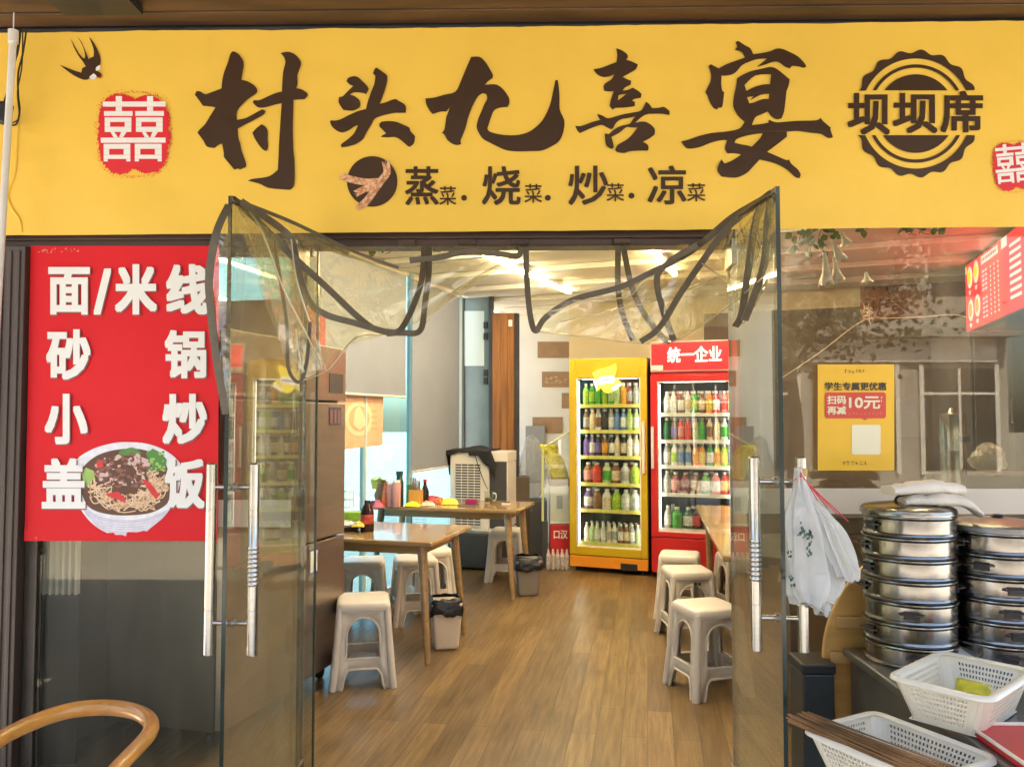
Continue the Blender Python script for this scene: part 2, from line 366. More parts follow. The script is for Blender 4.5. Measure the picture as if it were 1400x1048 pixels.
def put_text(mb, body, box, mp, bold=0, m=0):
    """fit text in box=(x0,y0,x1,y1) with y downwards, mapped to space by mp(x,y); heavier weights stack shifted copies"""
    vs, fs = text2d(body); x0, y0, x1, y1 = box; r = bold*abs(y1-y0)
    x0, x1 = x0+r, x1-r
    if len(fs) > 1 or y1-y0 > 3*r: y0, y1 = (y0+r, y1-r) if y1 > y0 else (y0-r, y1+r)
    o = mp(x0, y0); nn = (mp(x1, y0)-o).cross(mp(x0, y1)-o).normalized()
    if nn.y > 0: nn = -nn
    for k, (dx, dy) in enumerate([(0, 0)]+([(r*a, r*b) for a in (-1, 0, 1) for b in (-1, 0, 1) if a or b] if r else [])):
        mb.add([mp(x0+(x1-x0)*u+dx, y1+(y0-y1)*v+dy)+nn*.00009*k for u, v in vs], fs, m)
def put_fill(mb, loops, mp, m=0):
    vs, fs = fill2d(loops); mb.add([mp(x, y) for x, y in vs], fs, m)
def circ(cx, cy_, r, n=28, ry=None): return [(cx+r*math.cos(2*math.pi*i/n), cy_+(ry or r)*math.sin(2*math.pi*i/n)) for i in range(n)]
def rect(x0, y0, x1, y1): return [(x0, y0), (x1, y0), (x1, y1), (x0, y1)]
def nz(*p): return noise.noise(Vector(p))

# ------------------------------------------------------------------ setting: ground, street
ZG = -.14
struct(MB().grid(lambda u, v: V(-90+180*u, -90+180*v, ZG-.004), 4, 4).build('ground', 'concrete'))
struct(MB().b2((-80, -13.2, ZG), (80, -7.2, ZG+.002)).build('road', 'asphalt'))
mb = MB(); mb.b2((-80, -7.2, ZG), (80, -7.0, ZG+.1)); mb.b2((-80, -13.4, ZG), (80, -13.2, ZG+.1)); struct(mb.build('kerb', 'plaster2'))
struct(MB().b2((-2.2, -.10, -.12), (5.2, 9.8, 0)).build('floor', floor_mat()))
MATS['plank_floor']

ZH = W(700, 336, 0).z             # underside of the header
A20 = R(-20)
U = V(math.cos(A20), math.sin(A20), 0); N = V(-math.sin(A20), math.cos(A20), 0)   # along / into the room

# ------------------------------------------------------------------ shop building
shop = thing('shop_building', 'cream walled shop room with a white beamed ceiling behind the glass front', 'building', (0, .5, 0))
CZ = 2.76
def roofslab(mb, z0, z1):
    tl = lambda y: -1.80+(y-1.43)*math.tan(R(17))-.07
    f = [(tl(-.02), -.02), (6, -.02), (6, 10.2), (tl(10.2), 10.2)]; mb.hull8([V(x, y, z0) for x, y in f], [V(x, y, z1) for x, y in f])
mb = MB(); roofslab(mb, CZ+.005, CZ+.12)
for i in range(13):                       # broad flat beams of the ceiling run across the room
    d0 = 3.2+i*.8
    cc = V(1.2, d0-1.5, CZ-.022)
    tl_ = -1.80+(cc.y-1.43)*math.tan(R(17)); k_ = math.tan(R(17)); q_ = (tl_+.06-cc.x)/(U.x-U.y*k_*1.0) if False else None
    lo = (tl_-cc.x+.12)/(U.x-U.y*k_); hi = 4.2
    mb.box(cc+U*(lo+hi)/2, (hi-lo, .36, .045), rz=A20)
mb.build('ceiling', 'ceil', shop, world=True, bevel=.006)
BW0 = V(.47, 5.52, 0)                     # corner where the cream back wall begins
mb = MB(); c = BW0+U*2.6+N*.06; mb.box((c.x, c.y, CZ/2), (5.2, .12, CZ), rz=A20); mb.build('wall', 'cream', shop, world=True)
WW0 = V(-.8, 6.62, 0)
mb = MB(); c = WW0+U*.9; mb.box((c.x, c.y, CZ/2), (2.0, .12, CZ), rz=A20); mb.build('wall', 'white_wall', shop, world=True)
rw = V(3.98, 3.3, 0)
mb = MB(); c = rw-N*.9; mb.box((c.x, c.y, CZ/2), (.12, 5.4, CZ), rz=A20); mb.build('wall', 'dark_wall', shop, world=True)
# dark tiled kitchen lining in front of the cream wall on the far side of the fridges
mb = MB(); c = BW0+U*2.82-N*.03; mb.box((c.x, c.y, 1.27), (2.7, .05, 2.54), rz=A20); mb.build('wall_lining', 'dark_wall', shop, world=True)
mb = MB(); roofslab(mb, CZ+.13, CZ+.3); mb.build('roof', 'dark', shop, world=True)

# header beam over the opening
hx0, hx1 = W(-140, 300, 0).x, W(1004, 300, 0).x
mb = MB()
zb = W(700, 322, 0).z
mb.b2((hx0, 0, ZH), (hx1, .10, ZH+.09), 0); mb.b2((hx0, -.018, ZH+.028), (hx1, -.001, ZH+.2), 0); mb.b2((hx0, -.030, ZH+.075), (hx1, -.019, ZH+.2), 0)
for px in (430, 545, 628, 700, 838): x = W(px, 330, 0).x; mb.b2((x, -.022, ZH+.004), (x+.07, -.001, ZH+.026), 0)
tag(mb.build('header_beam', 'beam', bevel=.004), 'dark brown layered beam under the yellow banner', 'beam')
mb = MB(); zt = W(700, 30, -.05).z
mb.b2((hx0-.5, .0, ZH+.2), (4.5, .16, zt+.5), 0)
mb.build('wall_above_door', 'dark', shop, world=True)

# wooden canopy soffit above
zt = W(700, 37, -.06).z+.02
cano = thing('wooden_canopy', 'brown plank canopy soffit running above the yellow banner', 'canopy', (0, -1.4, zt))
mb = MB()
y = .0; k = 0
while y > -2.1:
    wd = .108; mb.box((0, y-wd/2-.05, zt+.012+(k % 2)*.004), (11, wd-.006, .022)); y -= wd; k += 1
mb.build('soffit', 'soffit', cano, world=True, bevel=.003)
mb = MB(); mb.b2((-5.5, -2.2, zt+.03), (5.5, .1, zt+.16)); mb.build('deck', 'dark', cano, world=True)
mb = MB(); a = W(72, 8, -.25); mb.b2((W(68, 0, -.3).x, -.32, zt-.03), (W(178, 0, -.3).x, -.2, zt)); mb.build('bracket', 'black', cano, world=True)

# ------------------------------------------------------------------ banner
YB = -.062
def bdisp(x, z):
    return .0022*nz(x*2.3, z*1.6, 3.1)+.0016*nz(x*5.1+z*3, z*4, 7.7)
def bmap(off):
    def f(px, py):
        p = W(px, py, YB); return V(p.x, YB-off+bdisp(p.x, p.z), p.z)
    return f
ban = thing('shop_banner', 'yellow vinyl banner with large brush writing across the shopfront', 'banner', (0, YB, W(700, 315, YB).z))
ytop = lambda px: 45-(px)*.0118+1.6*nz(px*.012, 0, 5)+(0.9*nz(px*.05, 3, 1))
ybot = lambda px: 322-px*.0086+.7*nz(px*.02, 9, 2)
b0 = bmap(0)
mb = MB(); mb.grid(lambda u, v: b0(-150+1700*u, ytop(-150+1700*u)*(1-v)+ybot(-150+1700*u)*v), 160, 26)
o = mb.build('vinyl_sheet', 'banner', ban, world=True, smooth=60)
mb = MB(); mb.b2((W(-140, 0, 0).x, -.05, W(700, 312, 0).z), (W(1545, 0, 0).x, -.003, W(700, 42, 0).z)); mb.build('backing_board', 'dark', ban, world=True)
def sc_pts(pts, s, ox, oy): return [(ox+x/s, oy+y/s) for x, y in pts]
BR = {}
BR['cun'] = (5.241, 260, 60, [[[(293,75),(312,58),(345,75),(375,110),(387,150),(380,200),(370,262),(410,272),(455,297),(482,330),(478,358),(440,385),(400,415),(340,485),(338,548),(400,535),(450,510),(520,472),(541,485),(533,508),(470,545),(400,580),(345,610),(345,650),(352,690),(362,720),(370,765),(390,820),(403,860),(402,885),(375,897),(362,903),(345,897),(320,905),(300,880),(270,845),(245,812),(245,785),(232,718),(210,725),(180,750),(125,740),(100,700),(75,665),(57,642),(70,620),(110,580),(150,515),(185,460),(160,455),(95,448),(65,405),(38,370),(48,345),(75,345),(112,365),(160,350),(228,325),(235,260),(250,200),(275,135)]],
  [[(448,640),(480,605),(515,580),(545,600),(558,635),(556,680),(560,740),(548,772),(520,757),(490,720),(465,680)]],
  [[(650,72),(690,62),(730,68),(770,95),(797,140),(785,190),(770,230),(772,290),(762,322),(800,330),(835,352),(846,370),(825,398),(800,402),(742,405),(740,500),(738,620),(742,760),(750,840),(752,950),(745,1020),(720,1048),(640,1043),(560,1033),(500,1005),(415,983),(450,970),(530,960),(580,945),(630,905),(636,800),(640,700),(650,560),(658,430),(610,440),(560,455),(520,462),(485,457),(452,425),(460,407),(500,408),(550,385),(610,358),(660,345),(662,290),(670,200),(685,140),(675,100)]]])
BR['tou'] = (7.486, 440, 80, [[[(255,240),(275,205),(330,188),(375,200),(420,240),(460,280),(485,320),(470,345),(455,373),(430,360),(360,352),(320,358),(290,378),(330,388),(375,420),(393,450),(395,490),(370,520),(310,540),(225,533),(200,500),(175,450),(182,400),(215,395),(250,360),(290,320),(325,287),(290,275)]],
  [[(525,158),(545,110),(565,100),(620,140),(665,175),(672,210),(665,260),(640,350),(610,430),(595,468),(650,455),(700,435),(755,420),(790,440),(835,465),(862,500),(860,560),(800,562),(750,562),(680,575),(620,590),(545,622),(510,680),(460,760),(430,820),(400,850),(340,885),(270,905),(205,915),(197,890),(215,870),(270,830),(325,780),(355,730),(375,685),(330,705),(280,740),(215,762),(160,745),(110,705),(88,655),(95,638),(145,640),(200,625),(280,585),(370,545),(455,522),(475,440),(510,340),(540,260),(550,185)]],
  [[(590,680),(610,652),(680,645),(760,652),(830,680),(895,710),(908,745),(955,800),(945,870),(905,908),(880,900),(830,855),(760,810),(680,812),(605,808),(625,790),(660,772),(620,730),(595,705)]]])
BR['jiu'] = (6.667, 570, 70, [[[(495,58),(572,58),(625,105),(660,160),(692,220),(690,250),(650,280),(622,312),(700,308),(750,322),(800,370),(838,430),(842,480),(825,515),(760,520),(705,545),(675,610),(655,670),(642,710),(660,735),(720,755),(800,768),(900,770),(990,752),(1060,715),(1140,640),(1190,550),(1220,470),(1240,380),(1262,270),(1283,270),(1295,350),(1300,440),(1302,540),(1340,625),(1343,690),(1325,770),(1290,830),(1230,870),(1140,910),(1050,915),(900,917),(810,905),(740,875),(660,835),(600,800),(560,740),(545,690),(560,620),(590,550),(615,490),(640,440),(635,400),(605,388),(560,415),(520,480),(490,550),(465,620),(445,700),(415,780),(400,815),(405,850),(370,860),(330,850),(280,815),(255,770),(228,745),(250,720),(262,650),(270,600),(290,550),(298,518),(270,555),(215,557),(145,578),(115,545),(85,485),(80,435),(160,428),(250,402),(350,375),(400,280),(450,160)]]])
BR['xi'] = (6.1625, 770, 50, [[[(445,105),(490,120),(538,155),(543,185),(528,200),(575,215),(628,240),(612,278),(560,312),(500,345),(540,365),(572,378),(568,410),(520,435),(500,460),(540,455),(585,435),(635,465),(660,490),(652,520),(600,530),(580,545),(603,555),(603,590),(560,597),(500,603),(440,605),(415,622),(390,590),(400,540),(425,465),(385,468),(345,462),(340,420),(360,395),(405,365),(430,322),(390,340),(340,347),(295,330),(265,300),(258,280),(310,272),(370,250),(448,220),(455,160)], [(465,500),(495,492),(528,490),(490,520),(460,542)]],
  [[(100,755),(150,758),(250,722),(315,705),(300,690),(285,655),(330,670),(375,693),(430,680),(500,660),(580,645),(650,630),(680,590),(697,553),(725,575),(748,607),(800,605),(850,597),(895,632),(893,665),(830,655),(760,655),(700,660),(650,690),(605,730),(680,720),(735,745),(770,785),(768,830),(720,865),(670,890),(705,910),(718,935),(712,965),(640,965),(560,970),(510,985),(450,975),(437,955),(460,915),(520,880),(570,840),(625,770),(570,770),(530,768),(470,815),(405,850),(420,900),(425,940),(405,952),(370,930),(355,900),(350,820),(385,825),(430,785),(490,755),(555,740),(580,710),(605,678),(550,690),(490,700),(445,730),(420,775),(400,785),(360,765),(320,748),(250,770),(190,795),(140,818),(118,795)]]])
BR['yan'] = (4.991, 920, 50, [[[(425,42),(445,35),(490,65),(525,85),(545,125),(600,118),(660,105),(700,88),(740,88),(790,108),(850,140),(890,180),(908,207),(890,218),(850,208),(810,205),(795,222),(760,210),(720,180),(680,178),(630,195),(570,212),(640,155),(580,158),(530,172),(470,200),(430,245),(395,265),(345,272),(330,268),(328,330),(335,375),(348,382),(342,440),(335,480),(320,490),(310,488),(300,502),(275,490),(250,450),(235,410),(220,385),(235,350),(255,310),(258,260),(242,210),(255,193),(275,203),(312,222),(350,200),(400,180),(490,148),(465,110),(420,97),(437,75)]],
  [[(435,290),(480,262),(540,238),(600,225),(660,212),(700,222),(745,255),(795,298),(785,345),(772,380),(765,450),(755,520),(738,562),(705,568),(670,548),(645,515),(600,535),(560,555),(537,607),(600,600),(650,590),(652,570),(700,588),(760,585),(850,578),(975,575),(1005,557),(1022,580),(1075,625),(1073,640),(1090,690),(1055,695),(1010,668),(940,660),(850,648),(775,652),(775,685),(720,730),(640,790),(700,815),(770,845),(790,840),(805,870),(850,910),(870,945),(860,970),(830,960),(780,915),(700,870),(590,842),(545,890),(500,935),(430,965),(330,958),(305,925),(305,890),(330,840),(350,870),(400,850),(465,808),(420,800),(370,800),(353,765),(370,710),(320,712),(250,730),(180,758),(110,768),(80,755),(55,718),(100,708),(180,680),(270,660),(360,652),(450,632),(487,585),(440,540),(410,480),(415,410),(430,340)],
   [(487,335),(560,270),(668,262),(662,330),(620,330),(560,345),(500,375)], [(503,418),(550,410),(525,440),(600,400),(655,395),(652,430),(610,430),(560,450),(520,460)], [(420,728),(430,705),(480,685),(540,672),(612,662),(590,700),(535,755),(500,745),(460,738)]]])
b5 = bmap(.005); b6 = bmap(.0062); b7 = bmap(.0074)
for key, (s, ox, oy, parts) in BR.items():
    mb = MB()
    for loops in parts:
        put_fill(mb, [smooth2d(sc_pts(lp, s, ox, oy), 3) for lp in loops], b5)
    mb.build('brush_character', 'ink', ban, world=True)
for ch, bx, bx2, dot in (('蒸', (554, 228, 600, 281), (601, 255, 624, 281), (634.6, 271)), ('烧', (659, 228, 712, 281), (717, 252, 741, 278), (749, 271)), ('炒', (777, 227, 831, 281), (829, 251, 853, 276), (863, 268)), ('凉', (885, 227, 938, 280), (939, 251, 964, 276), None)):
    mb = MB(); put_text(mb, ch, bx, b5, .016); mb.build('dish_character', 'ink', ban, world=True)
    mb = MB(); put_text(mb, '菜', bx2, b5, .008)
    if dot: mb.poly([b5(*p) for p in circ(*dot, 4, 16)][::-1])
    mb.build('small_character', 'ink', ban, world=True)
# round emblem
def arcseg(cx, cy_, ro, ri, cut, up, wob=None, n=60):
    def pts(r, w=None):
        a0 = math.asin(min(.999, cut/r)); out = []
        for i in range(n+1):
            a = a0+(math.pi-2*a0)*i/n; rr = r+(w(a) if w else 0); out.append((cx+rr*math.cos(a), cy_-up*rr*math.sin(a)))
        return out
    return pts(ro, wob)+(pts(ri)[::-1] if ri else [])
mb = MB(); ecx, ecy = 1251.5, 156
for up, cut in ((1, 31.5), (-1, 29.5)):
    put_fill(mb, [arcseg(ecx, ecy, 85, 75, cut, up, lambda a: 2.6*math.sin(a*18))], b5)
    put_fill(mb, [arcseg(ecx, ecy, 67, 62.5, cut, up)], b5)
    put_fill(mb, [arcseg(ecx, ecy, 53.5, None, cut, up)], b5)
for ch, bx in (('坝', (1158, 128, 1216, 185)), ('坝', (1220, 128, 1281, 183)), ('席', (1285, 125, 1343, 182))): put_text(mb, ch, bx, b5, .027)
mb.build('round_emblem', 'ink', ban, world=True)
# swallow
mb = MB()
put_fill(mb, [smooth2d(sc_pts([(12,247),(60,265),(110,285),(160,300),(165,270),(180,262),(190,258),(170,225),(140,185),(110,130),(85,65),(115,120),(140,165),(165,195),(180,205),(185,180),(170,120),(130,50),(165,100),(190,160),(210,210),(220,200),(243,190),(245,150),(230,100),(210,55),(240,90),(268,140),(285,185),(290,215),(288,245),(262,262),(258,285),(285,298),(300,320),(292,338),(270,330),(245,308),(220,325),(210,345),(180,350),(130,330),(80,300)], 4.989, 80, 40), 2)], b5, 0)
for q in ([(216,328),(245,306),(264,322),(255,346),(225,346)], [(262,264),(288,250),(291,275),(268,290),(258,285)]): put_fill(mb, [sc_pts(q, 4.989, 80, 40)], b6, 1)
put_fill(mb, [sc_pts([(285,325),(300,318),(296,338)], 4.989, 80, 40)], b6, 2)
mb.build('swallow_picture', ['ink', 'white_print', 'seal'], ban, world=True)
# double happiness seals
def seal(cx, cy_, s, rot):
    def loc(x, y):
        dx, dy = (x-515)/4.989*s, (y-700)/4.989*s
        return cx+dx*math.cos(rot)-dy*math.sin(rot), cy_+dx*math.sin(rot)+dy*math.cos(rot)
    f = lambda off: (lambda x, y: bmap(off)(*loc(x, y)))
    mb = MB(); out = []
    rnd = random.Random(5)
    for i in range(260):
        a = 2*math.pi*i/260; c, sn = math.cos(a), math.sin(a)
        rx, ry = 243, 276
        q = (abs(c)**3.2+abs(sn)**3.2)**(-1/3.2)
        x, y = 515+rx*q*c, 716+ry*q*sn
        notch = 34*math.exp(-((x-520)/45)**2)*(1 if abs(sn) > .6 else 0)
        y -= notch*(1 if sn > 0 else -1)
        j = rnd.uniform(-9, 7)+10*nz(a*4, 1.3, 0)
        out.append((x+j*c, y+j*sn))
    put_fill(mb, [out], f(.005))
    for i in range(330):
        a = rnd.uniform(0, 2*math.pi); c, sn = math.cos(a), math.sin(a); q = (abs(c)**3.2+abs(sn)**3.2)**(-1/3.2)
        e = abs(rnd.gauss(0, 11))+4; x, y = 515+(243+e)*q*c, 716+(276+e)*q*sn; r = rnd.uniform(1.2, 4.2)
        k = rnd.randint(4, 6); a0 = rnd.uniform(0, 6)
        mb.poly([f(.005)(x+r*math.cos(a0+6.283*t/k)*rnd.uniform(.6, 1.3), y+r*math.sin(a0+6.283*t/k)) for t in range(k)])
    o = mb.build('red_seal', 'seal', ban, world=True)
    mb = MB(); g = f(.0062)
    for ox in (0, 213):
        for rc in ((395, 458, 437, 494), (395, 531, 437, 559), (315, 560, 510, 593), (320, 603, 502, 634), (320, 667, 502, 702), (320, 635, 357, 666), (457, 635, 502, 666), (312, 783, 495, 817), (312, 857, 495, 885), (312, 818, 350, 856), (449, 818, 495, 856), (312, 886, 340, 902), (467, 886, 495, 902)):
            mb.poly([g(*p) for p in rect(rc[0]+ox, rc[1], rc[2]+ox, rc[3])][::-1])
        mb.poly([g(*p) for p in ((360+ox, 702.5), (385+ox, 702.5), (412+ox, 739), (380+ox, 739))][::-1]); mb.poly([g(*p) for p in ((432+ox, 702.5), (470+ox, 702.5), (445+ox, 739), (418+ox, 739))][::-1])
    mb.poly([g(*p) for p in rect(306, 495, 735, 530)][::-1]); mb.poly([g(*p) for p in rect(293, 740, 735, 775)][::-1])
    mb.build('seal_character', 'white_print', o, world=True)
seal(183.5, 181, 1, 0); seal(1386, 226, .6, -.09)
# wheat badge
mb = MB(); mb.poly([b5(*p) for p in circ(509.2, 248.6, 34.4, 48)][::-1]); wb = mb.build('dark_disc', 'ink', ban, world=True)
mb = MB(); rnd = random.Random(3)
def ear(path, wid):
    P = cr([(x/5.385+455, y/5.385+205, 0) for x, y in path], 7)
    for i in range(len(P)-1):
        t = (P[i+1]-P[i]).normalized(); nn = V(-t.y, t.x, 0)
        for sd in (-1, 1):
            d = (t*.8+nn*sd*.6).normalized(); c = P[i]+nn*sd*wid*.5+d*1.0; e = d.cross(V(0, 0, 1)); L = 4.2
            pts = [c+d*L, c+d*L*.3+e*1.5, c-d*L*.7+e*1.0, c-d*L, c-d*L*.7-e*1.0, c+d*L*.3-e*1.5]
            h = bmap(.006+.0004*(i % 3)+.0002*(sd > 0))
            q = [h(p.x, p.y) for p in pts]; mb.poly(q, rnd.randint(0, 1))
    for k in range(5):
        e = P[-1]; t = (P[-1]-P[-3]).normalized(); a = math.atan2(t.y, t.x)+rnd.uniform(-.5, .5); L = rnd.uniform(3, 7)
        mb.poly([bmap(.0064)(*p) for p in ((e.x-.35, e.y), (e.x+L*math.cos(a), e.y+L*math.sin(a)), (e.x+.35, e.y+.3))], 0)
ear([(190, 430), (250, 380), (300, 310), (350, 240), (400, 170), (392, 100)], 4.2); ear([(340, 235), (250, 240), (160, 225), (70, 200)], 3.6); ear([(320, 265), (240, 290), (180, 320)], 3.2)
mb.build('wheat_ears', ['wheat', 'wheat2'], wb, world=True)
# ridge of a cable that runs behind the vinyl
mb = MB(); mb.tube(cr([b0(*p) for p in ((24, 165), (23, 210), (20, 240), (11, 265), (17, 285), (27, 300), (30, 318))], 6), .006, 8); mb.build('cable_ridge', 'banner', ban, world=True, smooth=60)

# white pole with cables
pole = thing('white_pole', 'thin white pole hanging in front of the banner end', 'pole', W(-22, 720, -.16))
mb = MB(); pa = W(18, 52, -.16); pb = W(-24, 780, -.16); mid = pa+(pb-pa)*.5
mb.cyl(pa, pb, .0135, n=14); mb.cyl(pa+V(0, 0, -.02), pa+V(0, 0, .03), .019, n=14); mb.cyl(pa, pa+V(0, 0, .5), .0025, n=8); mb.build('pole_tube', 'pipe', pole, world=True, smooth=40)
mb = MB()
for pts, r in (([(28, 38), (24, 70), (16, 95), (12, 120), (6, 140)], .005), ([(36, 42), (31, 75), (25, 100), (25, 130), (27, 152), (22, 170), (10, 170)], .0035), ([(31, 42), (30, 90), (24, 125), (26, 160), (15, 169)], .0025)):
    mb.tube(cr([W(x, y, -.12) for x, y in pts], 6), r, 7)
mb.build('cable', 'black', pole, world=True, smooth=50)
mb = MB(); p0 = W(6, 155, -.14); mb.box(p0, (.05, .04, .09), rot=Matrix.Rotation(R(12), 3, 'Y')); mb.build('junction_box', 'black', pole, world=True, bevel=.012)

# ------------------------------------------------------------------ shop windows
def pilaster():
    x1 = W(36, 600, 0).x
    mb = MB(); mb.b2((x1-.6, -.04, ZG), (x1, .12, ZH-.001), 0)
    for k in range(3): xx = x1-.018-.034*k; mb.b2((xx-.016, -.046, ZG), (xx, -.041, ZH-.02), 0)
    tag(mb.build('brown_pillar', 'post', bevel=.003), 'dark brown grooved pillar beside the red poster', 'pillar')
pilaster()
XL0, XL1 = W(37, 600, 0).x, W(430, 600, 0).x
win = thing('shop_window', 'glass shop window behind the red noodle poster', 'window', ((XL0+XL1)/2, 0, 0))
mb = MB(); mb.b2((XL0, .004, .0), (XL0+.045, .05, ZH-.002)); mb.b2((XL0+.0455, .006, ZH-.035), (XL1-.02, .048, ZH-.002)); mb.b2((XL0+.0455, .006, .0), (XL1-.02, .048, .05)); mb.b2((XL0+.05, -.012, .0), (XL0+.062, .003, ZH-.04)); mb.build('frame', 'frame', win, world=True, bevel=.003)
mb = MB(); mb.b2((XL0+.0457, .022, .051), (XL1-.004, .032, ZH-.036)); mb.build('pane', 'win_glass', win, world=True)
mb = MB(); mb.b2((XL1-.003, .02, .0), (XL1+.004, .034, ZH-.003)); mb.build('pane_edge', 'glass_edge', win, world=True)
mb = MB(); mb.b2((XL0+.047, .0175, W(0, 720, 0).z), (W(397, 600, 0).x, .0205, W(0, 683, 0).z)); mb.build('frosted_band', 'frost', win, world=True)
XR0, XR1 = W(1000, 600, 0).x, W(1600, 600, 0).x
win2 = thing('shop_window', 'glass shop window behind the steamer stacks carrying the yellow flyer', 'window', ((XR0+XR1)/2, 0, 0))
zr = ZH+.13
mb = MB(); mb.b2((XR0, .022, .051), (XR1, .032, zr)); mb.build('pane', 'win_glass', win2, world=True)
mb = MB(); mb.b2((XR0, .006, .0), (XR1, .048, .05)); mb.b2((XR1, .0, 0), (XR1+.08, .05, zr)); mb.build('frame', 'frame', win2, world=True)
mb = MB(); mb.b2((XR0+.002, .0175, W(1240, 703, 0).z), (XR1, .0205, W(1240, 668, 0).z)); mb.build('frosted_band', 'frost', win2, world=True)

# ------------------------------------------------------------------ red poster
YP = -.014
def pmap(off): return lambda x, y: W(x, y, YP-off)
pos = thing('menu_poster', 'red poster with white dish names and a noodle bowl picture', 'poster', W(166, 738, YP))
def pedge(u, v):
    x = 42+(299.5-42)*u; x2 = 33.5+(298-33.5)*u; px = x*(1-v)+x2*v; py = 336*(1-v)+739*v
    p = W(px, py, YP); p.y += .0015*nz(p.x*4, p.z*3, 2)+(-.006*(v > .97)*(.5+.5*nz(px*.11, 0, 0))); return p
mb = MB(); mb.grid(pedge, 24, 36); mb.build('sheet', 'red', pos, world=True, smooth=60)
mb = MB(); ms = MB()
for ch, bx in (('面', (66, 365, 123, 430)), ('/', (128, 367, 152, 430)), ('米', (157, 361, 215, 430)), ('线', (227, 361, 285, 430)), ('砂', (63, 450, 124, 519)), ('锅', (225, 451, 282, 517)), ('小', (61, 538, 120, 607)), ('炒', (222, 538, 283, 607)), ('盖', (57, 626, 117, 695)), ('饭', (225, 626, 280, 695))):
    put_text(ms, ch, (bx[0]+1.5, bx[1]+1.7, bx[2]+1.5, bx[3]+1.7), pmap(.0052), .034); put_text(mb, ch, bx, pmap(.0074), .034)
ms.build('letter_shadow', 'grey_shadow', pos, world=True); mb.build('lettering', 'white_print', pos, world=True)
# small worn white marks at the poster edge
mb = MB(); rnd = random.Random(11)
for k in range(26):
    x = rnd.uniform(45, 105); y = rnd.choice((340+rnd.uniform(0, 5), 733+rnd.uniform(-3, 4))); L = rnd.uniform(2, 6)
    mb.poly([pmap(.0035)(*p) for p in ((x, y), (x+L, y-rnd.uniform(-1.5, 2.5)), (x+L*.8, y+1.2))])
mb.build('wear_marking', mat('worn_print', (.75, .25, .22), .6), pos, world=True)
# bowl of noodles, printed
bowl = MB(); rnd = random.Random(4)
bm_ = ['bowl_white', 'bowl_shade', 'broth', 'noodle', 'noodle_dark', 'meat', 'meat_dark', 'meat_pale', 'greens', 'greens_pale', 'pepper']
cols = [(.80, .79, .84), (.62, .60, .70), (.12, .045, .02), (.78, .56, .36), (.60, .34, .17), (.27, .105, .065), (.12, .045, .03), (.66, .46, .42), (.08, .26, .04), (.34, .52, .12), (.70, .03, .03)]
for nme, cc in zip(bm_, cols): mat('print_'+nme, cc, .45, var=.12, vscale=30)
def bp(lay): return lambda x, y: W(90+x/6.553, 590+y/6.553, YP-.0028-.00014*lay)
put_fill(bowl, [smooth2d([(95,250),(250,150),(430,100),(560,92),(720,105),(880,160),(1000,250),(1035,330),(1020,480),(960,640),(880,760),(760,860),(690,915),(560,948),(510,922),(400,915),(260,840),(150,720),(70,560),(50,400)], 4)], bp(0), 0)
put_fill(bowl, [smooth2d([(150,690),(200,700),(330,765),(540,790),(740,765),(900,700),(960,650),(880,760),(760,860),(690,905),(560,925),(400,905),(260,830)], 4)], bp(1), 1)
for k in range(4): put_fill(bowl, [smooth2d([(190+k*28, 742+k*26), (330+k*10, 800+k*22), (545, 822+k*20), (760-k*10, 795+k*22), (900-k*28, 730+k*26), (760-k*10, 801+k*22), (545, 829+k*20), (330+k*10, 806+k*22)], 3)], bp(2), 0)
put_fill(bowl, [smooth2d([(150,330),(250,230),(400,170),(600,150),(760,180),(880,260),(925,400),(930,560),(900,650),(760,725),(560,748),(380,738),(230,690),(160,600),(130,460)], 4)], bp(2), 2)
for q, c in (([(420,190),(500,165),(600,140),(680,190),(560,215)], 8), ([(720,190),(780,150),(850,190),(905,250),(890,330),(820,350),(750,280)], 8), ([(140,350),(180,320),(250,350),(260,400),(200,480),(160,490)], 9), ([(430,170),(480,175),(470,200),(420,200)], 6)):
    put_fill(bowl, [smooth2d(q, 3)], bp(3), c)
for k in range(46):
    x, y = rnd.uniform(725, 900), rnd.uniform(180, 345); r = rnd.uniform(8, 20); bowl.poly([bp(4+.02*k)(*p) for p in circ(x, y, r, 7)], rnd.choice((8, 9, 8)))
lay = 5
for k in range(150):
    a = rnd.uniform(-.25, 1.0)*math.pi; r0 = rnd.uniform(.55, .98)
    x0 = 540+390*r0*math.cos(a); y0 = 470+255*r0*math.sin(a)
    if y0 < 340: continue
    a2 = a+rnd.uniform(-.9, .9); r2 = rnd.uniform(.3, .9); x1 = 540+370*r2*math.cos(a2); y1 = 480+240*r2*math.sin(a2)
    mx, my = (x0+x1)/2+rnd.uniform(-60, 60), (y0+y1)/2+rnd.uniform(-20, 70)
    P = cr([(x0, y0, 0), (mx, my, 0), (x1, y1, 0)], 7); hw = rnd.uniform(4, 6.5)
    lf = []; rt = []
    for i, p in enumerate(P):
        t = (P[min(i+1, len(P)-1)]-P[max(i-1, 0)]).normalized(); lf.append((p.x-t.y*hw, p.y+t.x*hw)); rt.append((p.x+t.y*hw, p.y-t.x*hw))
    g = bp(lay+.035*k); o = len(bowl.v)
    bowl.add([g(*p) for p in lf+rt], [[i, i+1, len(lf)+i+1, len(lf)+i] for i in range(len(lf)-1)], 3 if rnd.random() < .72 else 4)
